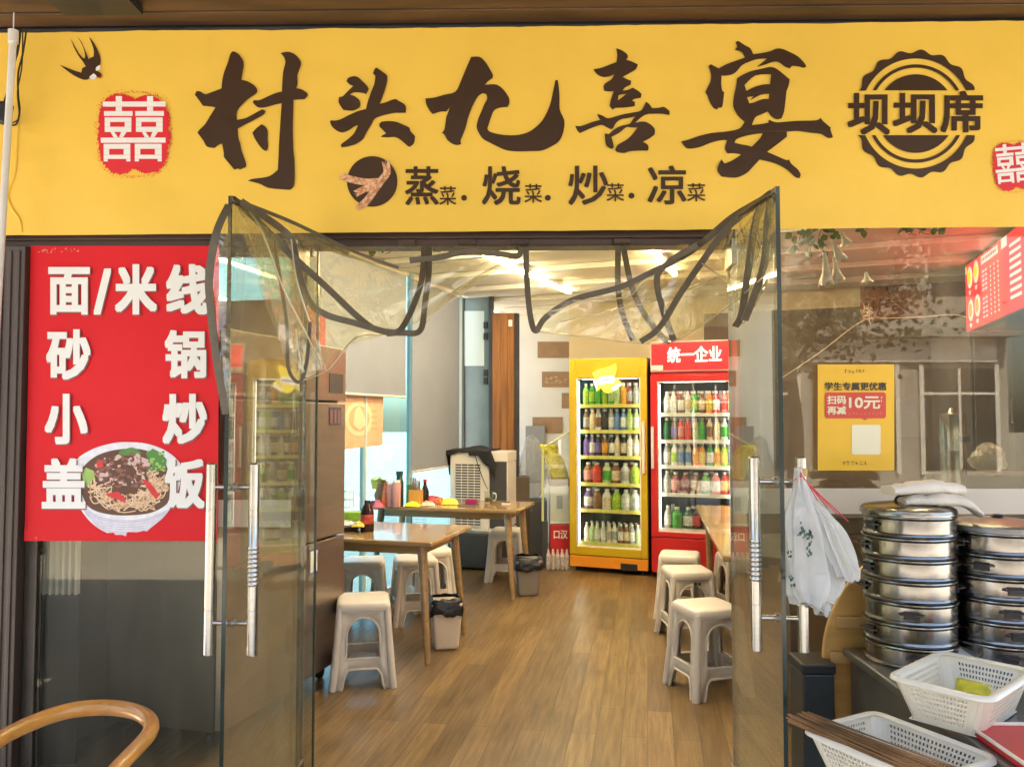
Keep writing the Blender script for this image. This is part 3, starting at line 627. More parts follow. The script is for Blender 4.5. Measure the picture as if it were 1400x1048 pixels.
for k in range(190):
    a = rnd.uniform(0, 6.28); r = math.sqrt(rnd.random()); x = 510+250*r*math.cos(a); y = 350+165*r*math.sin(a)
    if y < 260 and x < 330: continue
    s = rnd.uniform(12, 34); nn = rnd.randint(5, 8)
    c = rnd.choice((5, 5, 6, 5, 6, 7)) if x < 560 or y > 300 else rnd.choice((7, 7, 5))
    bowl.poly([bp(11+.02*k)(x+s*rnd.uniform(.5, 1.1)*math.cos(6.283*t/nn), y+s*.8*rnd.uniform(.5, 1.1)*math.sin(6.283*t/nn)) for t in range(nn)], c)
for q in ([(350,560),(400,545),(470,535),(520,590),(540,640),(470,610),(400,585)], [(680,425),(740,445),(800,510),(835,570),(810,605),(770,560),(720,490)], [(270,280),(320,250),(340,310),(290,330)]):
    put_fill(bowl, [smooth2d(q, 3)], bp(16), 10)
bowl.build('noodle_bowl_picture', ['print_'+x for x in bm_] and [MATS['print_'+x] for x in bm_], pos, world=True)

# ------------------------------------------------------------------ glass doors
def door(hpx, npx, npy, hz, label, knurl_in, sgn):
    H = W(hpx, 572, 0); Np = G(npx, npy, ZH-.012)
    d = V(Np.x-H.x, Np.y-H.y+.012, 0); wd = d.length; rz = math.atan2(d.y, d.x)
    t = thing('glass_door', label, 'door', (H.x, -.012, 0), rz)
    mb = MB(); mb.b2((.0, -.006, .012), (wd-.0015, .006, ZH-.012)); mb.build('pane', 'door_glass', t)
    mb = MB(); mb.b2((wd-.0013, -.0062, .012), (wd+.0006, .0062, ZH-.012)); mb.b2((0, -.0061, ZH-.0118), (wd-.0015, .0061, ZH-.0105)); mb.b2((-.002, -.0062, .012), (-.0005, .0062, ZH-.012)); mb.build('pane_edge', 'glass_edge', t)
    for z in (.06, ZH-.06):
        mb = MB(); mb.b2((.0, -.016, z-.05), (.16, .016, z+.05)); mb.build('hinge_clamp', 'steel', t, bevel=.003)
    z0, z1 = hz
    for k, side in enumerate((-1, 1)):
        mb = MB(); x = wd-.055; y = side*.068; r = .0165
        zk0 = z0+(z1-z0)*.52; zk1 = z0+(z1-z0)*.66
        prof = [(0, z0), (r*.8, z0), (r, z0+.004), (r, z0+.14), (r*.9, z0+.1405), (r*.9, z0+.145), (r, z0+.1455)]
        if side == knurl_in:
            z = z0+(z1-z0)*.36
            prof.append((r, z))
            for q in range(9): prof += [(r*1.0, z), (r*1.14, z+.004), (r*1.14, z+.010), (r, z+.0135)]; z += .014
        prof += [(r, z1-.1455), (r*.9, z1-.145), (r*.9, z1-.1405), (r, z1-.14), (r, z1-.004), (r*.8, z1), (0, z1)]
        mb.lathe(prof, 20, c=(x, y, 0))
        h = mb.build('handle', 'steel', t, smooth=35)
        for z in (z0+.1, z1-.075):
            mb = MB(); mb.cyl((x, side*.006, z), (x, side*.054, z), .0075, n=12); mb.cyl((x, side*.0065, z), (x, side*.012, z), .014, n=14); mb.build('standoff', 'steel', h, smooth=40)
    return t, wd, rz
zl = (G(300, 903, 0), 0)
def zat(px, py, like):      # height of pixel row py on a plane at the distance of a point
    return RP(px, py, like, V(0, 1, 0)).z
Nl = G(315, 268, ZH-.012); Nr = G(1063, 255, ZH-.012)
doorL, wL, rL = door(417, 315, 268, (zat(300, 903, Nl), zat(300, 634, Nl)), 'open glass door nearest the red poster, with long steel handles', 1, 1)
doorR, wR, rR = door(998, 1063, 255, (zat(1030, 898, Nr), zat(1030, 625, Nr)), 'open glass door with white plastic bags hanging from its handle', -1, 1)

# ------------------------------------------------------------------ clear curtains thrown over the doors
def PT(px, py, Y): return W(px, py, Y)
def film_patch(mb, Uc, Lc, nu=44, nv=22, sag=.05, amp=.012, seed=0):
    Up = cr([PT(*p) for p in Uc], 12); Lp = cr([PT(*p) for p in Lc], 12)
    def samp(P, u):
        f = u*(len(P)-1); i = min(int(f), len(P)-2); return P[i].lerp(P[i+1], f-i)
    def fn(u, v):
        p = samp(Up, u).lerp(samp(Lp, u), v)
        q = math.sin(math.pi*v)
        p.y -= sag*q*(.4+.6*math.sin(math.pi*u))
        fold = 1-2*abs(math.sin((u*1.7+v*.7+seed)*6.28+1.5*nz(u*2, v*2, seed)))+.5*(1-2.4*abs(nz(u*3+seed, v*3, 2.2)))
        p.y += amp*q*(fold+.7*nz(u*5+seed, v*3, 1.1)); p.z += amp*.3*q*nz(u*4, v*4, seed+4)
        return p
    mb.grid(fn, nu, nv)
def bands(parent, lst, wd=.023):
    for L in lst:
        mb = MB(); mb.ribbon(cr([PT(x, y, Y-.012) for x, y, Y in L], 10), wd, .004); mb.build('edge_band', 'band', parent, world=True, smooth=50)
def hems_creases(parent, lst, r=.0035):  # pale tubes along hems and folds put their bright lines into the shape
    for L in lst:
        mb = MB(); mb.tube(cr([PT(*p) for p in L], 8), r, 6); mb.build('hem_crease', 'hem_crease', parent, world=True, smooth=60)
ya, yb = Nl.y, Nr.y
cl = thing('clear_curtain', 'clear plastic curtain thrown over the glass door nearest the red poster', 'curtain', W(560, 340, -.03))
mb = MB()
film_patch(mb, [(317, 270, ya-.01), (398, 303, -.50), (487, 345, -.22), (545, 366, -.10), (610, 357, -.06), (705, 347, -.035)],
           [(397, 512, -.52), (424, 516, -.48), (474, 474, -.36), (528, 457, -.20), (586, 432, -.13), (706, 350, -.04)], 60, 26, .05, .012, .3)
film_patch(mb, [(317, 269, ya-.02), (352, 300, -.62), (398, 345, -.5), (440, 390, -.42)], [(336, 300, -.66), (372, 420, -.56), (398, 500, -.52), (440, 505, -.46)], 24, 16, .03, .01, 1.7)
film_patch(mb, [(313, 280, ya), (296, 318, ya-.05), (286, 375, ya-.06), (291, 450, ya-.04), (309, 566, ya-.01)], [(316, 282, ya-.008), (316, 330, ya-.008), (316, 390, ya-.008), (316, 460, ya-.008), (316, 560, ya-.008)], 24, 8, .015, .005, .9)
film_patch(mb, [(425, 336, -.06), (500, 336, -.05), (600, 336, -.045), (706, 336, -.04)], [(470, 350, -.2), (545, 366, -.1), (610, 357, -.06), (706, 348, -.04)], 24, 6, .01, .006, 2.2)
mb.build('film', 'film', cl, world=True, smooth=80)
bands(cl, [[(318, 272, ya-.01), (340, 290, -.66), (398, 348, -.53), (446, 392, -.42), (493, 436, -.32), (517, 451, -.27), (552, 455, -.2), (575, 451, -.15), (581, 415, -.12), (586, 376, -.10), (587, 338, -.045)],
           [(330, 276, ya), (380, 309, -.58), (400, 330, -.53), (407, 366, -.50), (422, 410, -.46), (446, 430, -.42), (487, 442, -.34), (528, 454, -.25)],
           [(528, 456, -.24), (548, 450, -.22), (566, 416, -.16), (577, 380, -.12), (580, 338, -.05)],
           [(313, 280, ya), (296, 318, ya-.05), (286, 375, ya-.06), (288, 420, ya-.05), (296, 490, ya-.04), (309, 566, ya-.01)],
           [(560, 356, -.10), (600, 352, -.07), (634, 345, -.06), (682, 347, -.05), (707, 350, -.04), (713, 338, -.03)]])
bands(cl, [[(318, 272, ya-.01), (398, 303, -.51), (487, 345, -.23), (545, 366, -.11)], [(376, 340, -.58), (392, 440, -.54), (394, 500, -.54), (404, 520, -.54), (413, 518, -.54), (420, 490, -.52), (424, 440, -.52)]], .012)
hems_creases(cl, [[(317, 270, ya-.01), (398, 303, -.50), (487, 345, -.22), (545, 366, -.10), (610, 357, -.06), (705, 347, -.035)],
          [(408, 521, -.53), (446, 507, -.42), (474, 474, -.36), (494, 458, -.3), (528, 457, -.20)], [(575, 452, -.16), (600, 420, -.11), (640, 385, -.08), (706, 350, -.04)],
          [(340, 288, -.70), (355, 310, -.66), (369, 345, -.63), (389, 398, -.6), (422, 463, -.55), (441, 506, -.47)], [(398, 327, -.56), (405, 380, -.55), (420, 430, -.52), (446, 507, -.44)], [(404, 450, -.545), (410, 490, -.55), (418, 515, -.54)]])
cr_ = thing('clear_curtain', 'clear plastic curtain hanging over the drinks fridges and hooked on the bag door', 'curtain', W(850, 340, -.03))
mb = MB()
film_patch(mb, [(718, 337, -.035), (790, 336, -.035), (870, 335, -.05), (930, 334, -.12), (961, 328, -.28), (995, 300, -.48), (1057, 261, yb-.01)],
           [(732, 453, -.06), (779, 458, -.08), (830, 464, -.10), (879, 469, -.15), (924, 465, -.24), (983, 428, -.46), (1052, 372, yb+.03)], 60, 24, .05, .012, 1.1)
film_patch(mb, [(1010, 300, -.56), (1030, 285, -.66), (1046, 272, -.76), (1058, 262, yb-.01)], [(1003, 447, -.55), (1020, 440, -.62), (1040, 405, -.72), (1056, 372, yb+.0)], 14, 16, .03, .01, .4)
film_patch(mb, [(846, 393, -.14), (887, 374, -.2), (931, 352, -.3), (990, 318, -.48)], [(866, 468, -.15), (902, 462, -.22), (950, 448, -.34), (1004, 446, -.55)], 20, 14, .03, .012, 3.3)
mb.build('film', 'film', cr_, world=True, smooth=80)
bands(cr_, [[(719, 338, -.03), (721, 393, -.05), (726, 437, -.06), (733, 452, -.07), (746, 434, -.07), (783, 410, -.09), (846, 393, -.14), (887, 374, -.2), (931, 352, -.3), (961, 331, -.38), (1000, 298, -.52), (1056, 262, yb-.01)],
            [(845, 337, -.04), (845, 393, -.07), (852, 432, -.09), (866, 465, -.12)],
            [(852, 337, -.035), (863, 389, -.09), (879, 426, -.13), (905, 460, -.17), (917, 468, -.19)],
            [(876, 467, -.16), (902, 447, -.22), (931, 400, -.32), (961, 356, -.42), (995, 311, -.52), (1032, 281, -.66), (1057, 262, yb-.01)],
            [(922, 467, -.22), (907, 426, -.24), (898, 382, -.26), (913, 359, -.3), (954, 335, -.4)],
            [(1050, 268, -.78), (1034, 300, -.7), (1022, 374, -.66), (1014, 428, -.62), (1005, 446, -.58)],
            [(1056, 268, -.8), (1050, 300, -.8), (1043, 367, -.76), (1018, 438, -.66)]])

hems_creases(cr_, [[(733, 453, -.07), (779, 458, -.09), (830, 464, -.11), (879, 469, -.16), (924, 465, -.25), (983, 428, -.47), (1052, 372, yb+.02)], [(783, 411, -.12), (850, 407, -.17), (866, 401, -.2), (880, 385, -.23), (931, 356, -.33)], [(765, 440, -.12), (830, 425, -.16), (900, 410, -.24), (980, 380, -.45)], [(960, 360, -.45), (1000, 392, -.55), (1016, 440, -.62)]], .003)
# ------------------------------------------------------------------ street side windows, blinds
A17 = R(17); WD = V(math.sin(A17), math.cos(A17), 0); WN = V(math.cos(A17), -math.sin(A17), 0)
WP = V(-1.80, 1.43, 0)          # a point on the glazed side wall
def SW(px, py): return RP(px, py, WP, WN)
sw0 = WP-WD*1.55; sw1 = SW(628, 572); sw1.z = 0
sidew = thing('street_window', 'tall bluish street window behind the dining tables', 'window', (WP.x, WP.y, 0), -A17)
L0 = -1.5; L1 = (sw1-WP).dot(WD)
mb = MB()
for t in (L0, (SW(412, 600)-WP).dot(WD), (SW(497, 600)-WP).dot(WD), (SW(560, 600)-WP).dot(WD), L1): mb.b2((-.025, t-.012, .05), (.025, t+.012, CZ-.02))
mb.b2((-.03, L0, 0), (.03, L1, .05)); mb.b2((-.028, L0, CZ-.02), (.028, L1, CZ+.01)); mb.build('frame', mat('pale_teal_frame', (.55, .66, .62), .3), sidew)
mb = MB(); mb.b2((.03, L0, .0), (.06, .35, 1.22)); mb.build('lower_panel', mat('olive_view_block', (.075, .06, .04), .45, var=.35, vscale=2), sidew)  # made-up dark panel, blocks the bright street seen under the poster
mb = MB(); mb.b2((-.005, L0, .05), (.005, L1, CZ-.02)); mb.build('pane', 'side_glass', sidew)
def blind(p0, p1, ytop_, ybot_, lab):
    a = RP(p0, 572, WP+WN*.06, WN); b = RP(p1, 572, WP+WN*.06, WN); ta = (a-WP).dot(WD); tb = (b-WP).dot(WD)
    z0 = RP((p0+p1)/2, ybot_, WP+WN*.06, WN).z; z1 = CZ-.03
    t = thing('roller_blind', lab, 'blind', (WP.x, WP.y, 0), -A17)
    mb = MB(); mb.grid(lambda u, v: V(.06+.002*math.sin(u*9), ta+(tb-ta)*u, z0+(z1-z0)*v), 14, 8); mb.build('fabric', 'blind', t, solid=.003)
    mb = MB(); mb.cyl((.06, ta, z1), (.06, tb, z1), .028, n=14); mb.build('roller', 'gasket', t, smooth=40); mb = MB(); mb.cyl((.06, ta, z0), (.06, tb, z0), .01, n=10); mb.build('bottom_bar', 'gasket', t, smooth=40)
blind(395, 554, 345, 538, 'wide grey roller blind pulled halfway down near the steel fridge')
blind(563, 627, 400, 640, 'long grey roller blind behind the white air cooler')
# peach poster stuck on the street window
pm = lambda off: (lambda x, y: RP(x, y, WP+WN*(.012+off), WN))
po = thing('window_poster', 'pale peach poster stuck on the street window under the blind', 'poster', pm(0)(496, 612))
mb = MB(); mb.poly([pm(0)(*p) for p in ((462, 536), (524, 538), (523, 608), (462, 615))]); mb.build('sheet', mat('peach_sheet', (.66, .42, .26), .5, var=.12, vscale=12), po, world=True, solid=.001)
mb = MB()
for r, c in ((19, 0), (14, 1)): mb.poly([pm(.003+.001*c)(*p) for p in circ(491, 572, r, 24, r*1.25)], c)
put_fill(mb, [smooth2d([(486, 560), (492, 555), (497, 566), (500, 580), (492, 588), (483, 580)], 3)], pm(.006), 0)
for k in range(4): mb.poly([pm(.004)(*p) for p in rect(508, 560+k*8, 516, 564+k*8)], 1)
mb.build('print', [mat('peach_print', (.78, .58, .38), .5), mat('peach_print2', (.62, .36, .20), .5)], po, world=True)

# end wall: dark glass door, wood panel, papers
gd = thing('grey_side_door', 'grey glazed side door with black locks beside the wood panel', 'door', (0, 5.3, 0))
PE = V(-.62, 5.30, 0); PN = N.copy()
pe = lambda off: (lambda x, y: RP(x, y, PE-PN*off, PN))
def slab(mb, px0, px1, py0, py1, off, th, m=0):
    f = pe(off); a = f(px0, py1); b = f(px1, py1); c = f(px1, py0); d = f(px0, py0)
    for q in (a, b): q.z = max(q.z, 0.0)
    mb.hull8([a, b, b+PN*th, a+PN*th], [d, c, c+PN*th, d+PN*th], m)
mb = MB(); slab(mb, 629, 673, 405, 1200, 0, .05); mb.build('leaf', mat('slate_door', (.12, .17, .18), .22, var=.25, vscale=1.2), gd, world=True)
mb = MB(); slab(mb, 633, 662, 425, 500, .008, .006); mb.build('pane', mat('pale_pane', (.42, .52, .52), .12), gd, world=True)
for y in (440, 455, 505, 516): mb = MB(); slab(mb, 661, 666, y, y+9, .02, .02); mb.build('lock', 'black', gd, world=True)
mb = MB(); slab(mb, 629, 634, 400, 1200, .02, .03); slab(mb, 668, 673, 400, 1200, .02, .03); mb.build('frame', 'dark', gd, world=True)
wp = thing('wood_panel', 'vertical orange brown board panel with a small switch', 'panel', (-.3, 5.3, 0))
mb = MB()
for a, b in ((673, 683.5), (684, 693), (693.6, 702)): slab(mb, a, b, 428, 1200, .05, .06)
mb.build('boards', wood_mat('panel_wood', (.36, .155, .045), dark=.55, scale=1.6, stretch=(14, 14, 1)), wp, world=True, bevel=.004)
mb = MB(); slab(mb, 702.3, 708, 428, 1200, .03, .05); mb.build('edge_trim', 'dark', wp, world=True)
mb = MB(); slab(mb, 695, 700, 437, 446, .062, .01); mb.build('switch', 'paper', wp, world=True)
PW = WW0-N*.065
pw = lambda off: (lambda x, y: RP(x, y, PW-N*off, N))
for k, (x0, y0, x1, y1, lab) in enumerate(((735, 467, 779, 489, 'blank brown cardboard strip, topmost on the white wall'), (741, 508, 779, 529, 'brown cardboard strip with faint writing on the white wall'), (768, 537, 779, 558, 'brown card half hidden behind the yellow fridge'), (728, 570, 769, 592, 'lowest brown cardboard strip on the white wall'))):
    mb = MB(); f = pw(.004); mb.poly([f(*p) for p in rect(x0, y0, x1, y1)]); o = tag(mb.build('cardboard_notice', 'brown_paper', solid=.004), lab, 'notice', 'brown cards on the white wall')
    if k == 1:
        mb = MB(); g = pw(.009); rnd = random.Random(2)
        for q in range(5):
            for s_ in range(4):
                x = 745+q*6.5+rnd.uniform(-1, 1); y = 513+rnd.uniform(0, 10); mb.poly([g(*p) for p in ((x, y), (x+4, y+rnd.uniform(-1, 1)), (x+4, y+.9), (x, y+.8))])
        mb.build('writing', mat('faint_chalk', (.5, .38, .25), .8), o, world=True)
mb = MB(); f = pw(.02); mb.poly([f(*p) for p in rect(719, 582, 745, 660)]); tag(mb.build('grey_board', mat('grey_board_face', (.26, .26, .24), .6), solid=.02), 'upright grey board leaning on the white wall', 'board')

# ------------------------------------------------------------------ strip lights
def strip(pa, pb, lab, ext0=0, ext1=0):  # ext lengths carry the tubes on, out of sight, for extra light
    a = G(*pa, CZ-.075); b = G(*pb, CZ-.075); d = (b-a).normalized(); a = a-d*ext0; b = b+d*ext1; L = (b-a).length
    t = thing('strip_light', lab, 'lamp', ((a.x+b.x)/2, (a.y+b.y)/2, CZ-.05), math.atan2(d.y, d.x), 'ceiling strip lights')
    mb = MB(); mb.b2((-L/2, -.03, .0), (L/2, .03, .03)); mb.build('housing', 'shelf_w', t, bevel=.004)
    mb = MB(); mb.b2((-L/2+.01, -.018, -.022), (L/2-.01, .018, -.001)); mb.build('tube', 'tube', t, bevel=.006)
strip((690, 363), (779, 402), 'glowing ceiling strip light above the dining tables', 2.4, .0)
strip((883, 335), (907, 361), 'glowing ceiling strip light above the red fridge', 2.2, .6)
mb_ = G(1180, 262, CZ-.075); strip((1180, 262), (1192, 275), 'unseen ceiling strip light added over the kitchen counter behind the banner', .9, .1)  # lamp made up to light the kitchen, out of view

strip((1330, 250), (1340, 262), 'second added strip light over the kitchen counter hidden behind the banner', 1.0, .2)  # another made-up lamp, brightens the kitchen ceiling unseen
# ------------------------------------------------------------------ drinks fridges
BOTM = {}
def bottle_mesh(kind, body, label, cap):
    key = (kind, body, label, cap)
    if key in BOTM: return BOTM[key]
    mb = MB(); H, r = {'slim': (.215, .031), 'wide': (.205, .043), 'can': (.15, .033), 'small': (.19, .029)}[kind]
    if kind == 'can': prof = [(0, 0), (r*.8, 0), (r, .01), (r, H*.9), (r*.85, H*.97), (r*.8, H), (0, H*.98)]; ms = [0, 0, 1, 0, 2, 2]
    else: prof = [(0, 0), (r*.9, 0), (r, .012), (r, H*.18), (r*1.005, H*.185), (r*1.005, H*.62), (r, H*.63), (r*.97, H*.68), (r*.55, H*.83), (r*.42, H*.88), (r*.47, H*.885), (r*.47, H*.99), (0, H)]; ms = [0, 0, 0, 0, 1, 0, 0, 0, 0, 2, 2, 2]
    mb.lathe(prof, 12, ms=ms)
    cm = lambda pre, c, rg: mat('%s_%.2f_%.2f_%.2f' % (pre, *c), c, rg, var=.2, vscale=30)
    lm = mat('lab_%.2f_%.2f_%.2f' % label, label, .4, var=.45, vscale=45)
    o = mb.build('bottle', [cm('drink', body, .12), lm, cm('cap', cap, .4)], smooth=50)
    BOTM[key] = o.data; bpy.data.objects.remove(o); return BOTM[key]
CN = {'lime': (.35, .55, .04), 'green': (.06, .34, .04), 'pale green': (.45, .58, .3), 'orange': (.85, .33, .03), 'maroon': (.22, .04, .045), 'grey': (.38, .38, .38), 'white': (.72, .72, .68), 'brown': (.22, .11, .05), 'black': (.03, .028, .03), 'cream': (.68, .55, .36), 'blue': (.10, .22, .52), 'purple': (.16, .10, .34), 'red': (.60, .05, .04), 'yellow': (.80, .58, .05), 'clear': (.52, .58, .55), 'pink': (.72, .28, .28), 'dark green': (.03, .13, .05)}
ORD = ['first', 'second', 'third', 'fourth', 'fifth', 'sixth', 'seventh', 'eighth', 'ninth', 'tenth']
SHN = ['top', 'second', 'third', 'fourth', 'fifth', 'bottom']
def fridge(name, label, c0, c1, height, dep, body_m, spec):
    """c0,c1: front floor corners (left, right)"""
    d = c1-c0; wd = d.length; rz = math.atan2(d.y, d.x); t = thing(name, label, 'fridge', ((c0.x+c1.x)/2, (c0.y+c1.y)/2, 0), rz); h = wd/2
    gx0, gx1, gz0, gz1 = spec['glass']         # glass opening in local coordinates
    fz = .05
    mb = MB(); th = .03
    mb.b2((-h, .05, fz), (-h+th, dep, height)); mb.b2((h-th, .05, fz), (h, dep, height)); mb.b2((-h+th, dep-th, fz), (h-th, dep, height)); mb.b2((-h+th, .05, gz1+.01), (h-th, dep-th, height)); mb.b2((-h+th, .05, fz), (h-th, dep-th, gz0-.012))
    mb.build('cabinet', 'black' if spec.get('dark') else body_m, t, bevel=.006)
    mb = MB(); mb.b2((-h+th+.001, dep-th-.006, gz0-.01), (h-th-.001, dep-th-.001, gz1+.008)); mb.b2((-h+th+.0005, .06, gz0-.01), (-h+th+.004, dep-th-.007, gz1+.008)); mb.b2((h-th-.004, .06, gz0-.01), (h-th-.0005, dep-th-.007, gz1+.008)); mb.build('lining', 'fr_in', t)
    dz0, dz1 = spec['door']
    mb = MB(); y0, y1 = .0, .046
    mb.b2((-h, y0, dz0), (gx0, y1, dz1)); mb.b2((gx1, y0, dz0), (h, y1, dz1)); mb.b2((gx0+.0002, y0, gz1), (gx1-.0002, y1, dz1)); mb.b2((gx0+.0002, y0, dz0), (gx1-.0002, y1, gz0))
    dr = mb.build('door', body_m, t, bevel=.004)
    mb = MB(); g = .012
    for q in ((gx0, gz0, gx0+g, gz1), (gx1-g, gz0, gx1, gz1), (gx0+g, gz0, gx1-g, gz0+g), (gx0+g, gz1-g, gx1-g, gz1)): mb.b2((q[0]+.0003, .008, q[1]+.0003), (q[2]-.0003, .04, q[3]-.0003))
    mb.build('gasket', spec.get('gasket', 'gasket'), dr)
    mb = MB(); mb.b2((gx0+g, .02, gz0+g), (gx1-g, .026, gz1-g)); mb.build('pane', 'glass', dr)
    mb = MB(); mb.b2((-h+.0, .001, fz), (h, .044, dz0-.008)); lo = mb.build('lower_panel', spec['lower'], t, bevel=.004)
    if 'vent' in spec: mb = MB(); mb.b2(spec['vent'][0], spec['vent'][1]); mb.build('vent', 'black', lo)
    for sx in (-1, 1):
        for y in (.08, dep-.08): mb = MB(); mb.cyl((sx*(h-.06), y, 0), (sx*(h-.06), y, fz), .022, n=10); mb.build('foot', 'black', t)
    hx = spec['handle']; mb = MB(); mb.b2((hx-.012, -.03, dz0+(dz1-dz0)*.42), (hx+.012, -.001, dz0+(dz1-dz0)*.68)); mb.build('handle', 'gasket', dr, bevel=.004)
    mb = MB(); mb.b2((gx0+.004, .052, gz0+.03), (gx0+.018, .066, gz1-.03)); mb.b2((gx1-.018, .052, gz0+.03), (gx1-.004, .066, gz1-.03)); mb.b2((gx0+.05, .055, gz1-.012), (gx1-.05, .075, gz1-.003)); mb.build('light_strip', 'led', t)
    for k, (z, row) in enumerate(spec['rows']):
        if k < len(spec['rows'])-1 or True:
            mb = MB(); mb.b2((-h+th+.006, .085, z-.012), (h-th-.006, dep-th-.01, z)); sh = mb.build('shelf', 'shelf_w', t)
            mb = MB(); mb.b2((-h+th+.006, .074, z-.022), (h-th-.006, .084, z+.012)); mb.build('price_rail', spec['rail'], sh)
        n = len(row); x0, x1 = gx0+.035, gx1-.035
        tw = sum({'slim': 1, 'wide': 1.3, 'can': 1, 'small': .95}[q[0]] for q in row); step = (x1-x0)/tw; x = x0
        for i, (kind, bc, lc, cc) in enumerate(row):
            wk = {'slim': 1, 'wide': 1.3, 'can': 1, 'small': .95}[kind]*step; xc = x+wk/2; x += wk
            me = bottle_mesh(kind, CN[bc], CN[lc], CN[cc]); o = bpy.data.objects.new('drink_bottle', me); COL.objects.link(o)
            p = wmat(t)@V(xc+random.uniform(-.004, .004), .125+random.uniform(0, .012), z+.0005); o.location = p; o.rotation_euler = (0, 0, random.uniform(0, 6))
            s = min(1.12, wk/(2.02*{'slim': .031, 'wide': .043, 'can': .033, 'small': .029}[kind])); o.scale = (s, s, 1)
            cd = bc if lc == bc else bc+' and '+lc
            if kind != 'wide' or i % 2 == 0:
                q_ = row[(i*5+3*k+2) % n]; ob = bpy.data.objects.new('drink_bottle', bottle_mesh(kind, CN[q_[1]], CN[q_[2]], CN[q_[3]])); COL.objects.link(ob)
                ob.location = wmat(t)@V(xc+wk*.42, .215+random.uniform(0, .02), z+.0005); ob.rotation_euler = (0, 0, random.uniform(0, 6)); ob.scale = (s, s, 1.02)
                tag(ob, '%s bottle in the back row, %s along the %s shelf of the %s fridge' % (q_[1], ORD[i], SHN[k] if k < len(spec['rows'])-1 else 'bottom', spec['word']), 'bottle', 'bottles in the %s fridge' % spec['word'])
            tag(o, '%s bottle, %s along the %s shelf of the %s fridge' % (cd, ORD[i], SHN[k] if k < len(spec['rows'])-1 else 'bottom', spec['word']), 'bottle', 'bottles in the %s fridge' % spec['word'])
    return t, rz, wd
def B(s): # compact rows: kind:body/label/cap
    r = []
    for w_ in s.split(','):
        k, rest = w_.strip().split(':'); a = rest.split('/'); b = a[0]; l = a[1] if len(a) > 1 else b; c = a[2] if len(a) > 2 else 'white'; r.append(({'s': 'slim', 'w': 'wide', 'c': 'can', 'm': 'small'}[k], b, l, c))
    return r
c0, c1 = G(779, 780), G(886, 788)
HY = RP(830, 491, c0, V(0, 1, 0)).z
fy_d = (c1-c0); fy_n = V(-fy_d.y, fy_d.x, 0).normalized(); fyz = lambda y: RP(782, y, c0, fy_n).z
wy = fy_d.length; hy = wy/2
rows_y = [(fyz(554), B('s:lime,s:green/lime,s:green,s:lime,s:green/pale green,s:pale green,s:orange,s:maroon/grey,s:grey')),
          (fyz(589), B('s:brown/grey,s:cream,s:white/brown,s:black,s:grey/white,s:blue,s:blue/white,s:lime/pale green,s:pale green/white')),
          (fyz(624), B('s:purple,s:purple/white,s:black/purple,s:brown/orange,s:black/white,s:white/cream,s:black/cream,s:white,s:cream/white')),
          (fyz(661), B('w:brown/pink,w:red,w:pale green/green,w:brown/cream,w:clear/grey,w:lime')),
          (fyz(697), B('w:purple/white,w:brown,w:white/cream,w:lime,w:clear/white,w:clear')),
          (fyz(742), B('m:white,m:pale green,m:pale green/white,m:clear/white,m:cream/grey,m:white/grey,m:brown/white,m:brown/cream,m:grey/white,m:clear/pale green'))]
hl = lambda px: (RP(px, 620, c0, fy_n)-(c0+c1)/2).dot(fy_d.normalized())
fry, rzy, _ = fridge('drinks_fridge', 'mustard yellow drinks fridge with an orange lower panel', c0, c1, HY, .62, 'yfridge', dict(glass=(hl(787.5), hl(876), fyz(746), fyz(517)), door=(fyz(757), HY), lower='ofridge', dark=True, rail='shelf_y', word='yellow', handle=hy-.03, rows=rows_y, vent=((.12, -.002, fyz(774)), (.28, .0, fyz(765)))))
# lit emblem on its header
es = thing('lit_emblem', 'small glowing yellow and white emblem on the yellow fridge', 'sign', RP(827, 535, c0-fy_n*.03, fy_n))
em = lambda off: (lambda x, y: RP(770+x/6.55, 480+y/6.55, c0-fy_n*(.012+off), fy_n))
Yq = [(258,195),(330,160),(420,135),(470,108),(478,160),(460,230),(520,280),(515,310),(440,355),(400,375),(370,365),(335,325),(300,360),(270,270),(285,240)]
mb = MB(); f0 = em(0); f1 = em(.012)
vs_, fs_ = fill2d([Yq]); n0 = len(vs_); mb.add([f1(*p) for p in vs_], fs_, 0)
k = len(Yq); mb.add([f0(*p) for p in Yq]+[f1(*p) for p in Yq], [[i, (i+1) % k, k+(i+1) % k, k+i] for i in range(k)], 0)
mb.build('plate', 'sign_yellow', es, world=True)
mb = MB(); put_fill(mb, [[(296,262),(330,230),(452,216),(468,262),(440,295),(400,284),(325,306)]], em(.016), 0); put_fill(mb, [[(430,330),(500,278),(528,300),(450,358)]], em(.016), 0); put_fill(mb, [[(300,355),(268,270),(285,250),(310,300)]], em(.016), 0)
rnd = random.Random(6)
for q in range(9): x = 318+q*15; mb.poly([em(.019)(*p) for p in ((x, 280-q*2.5), (x+9, 278-q*2.5), (x+6, 252-q*1.5), (x-1, 254-q*1.5))], 1)
put_fill(mb, [[(300,180),(330,170),(332,176),(302,188)]], em(.018), 1)
mb.build('emblem_print', ['sign_white', 'sign_blue'], es, world=True)

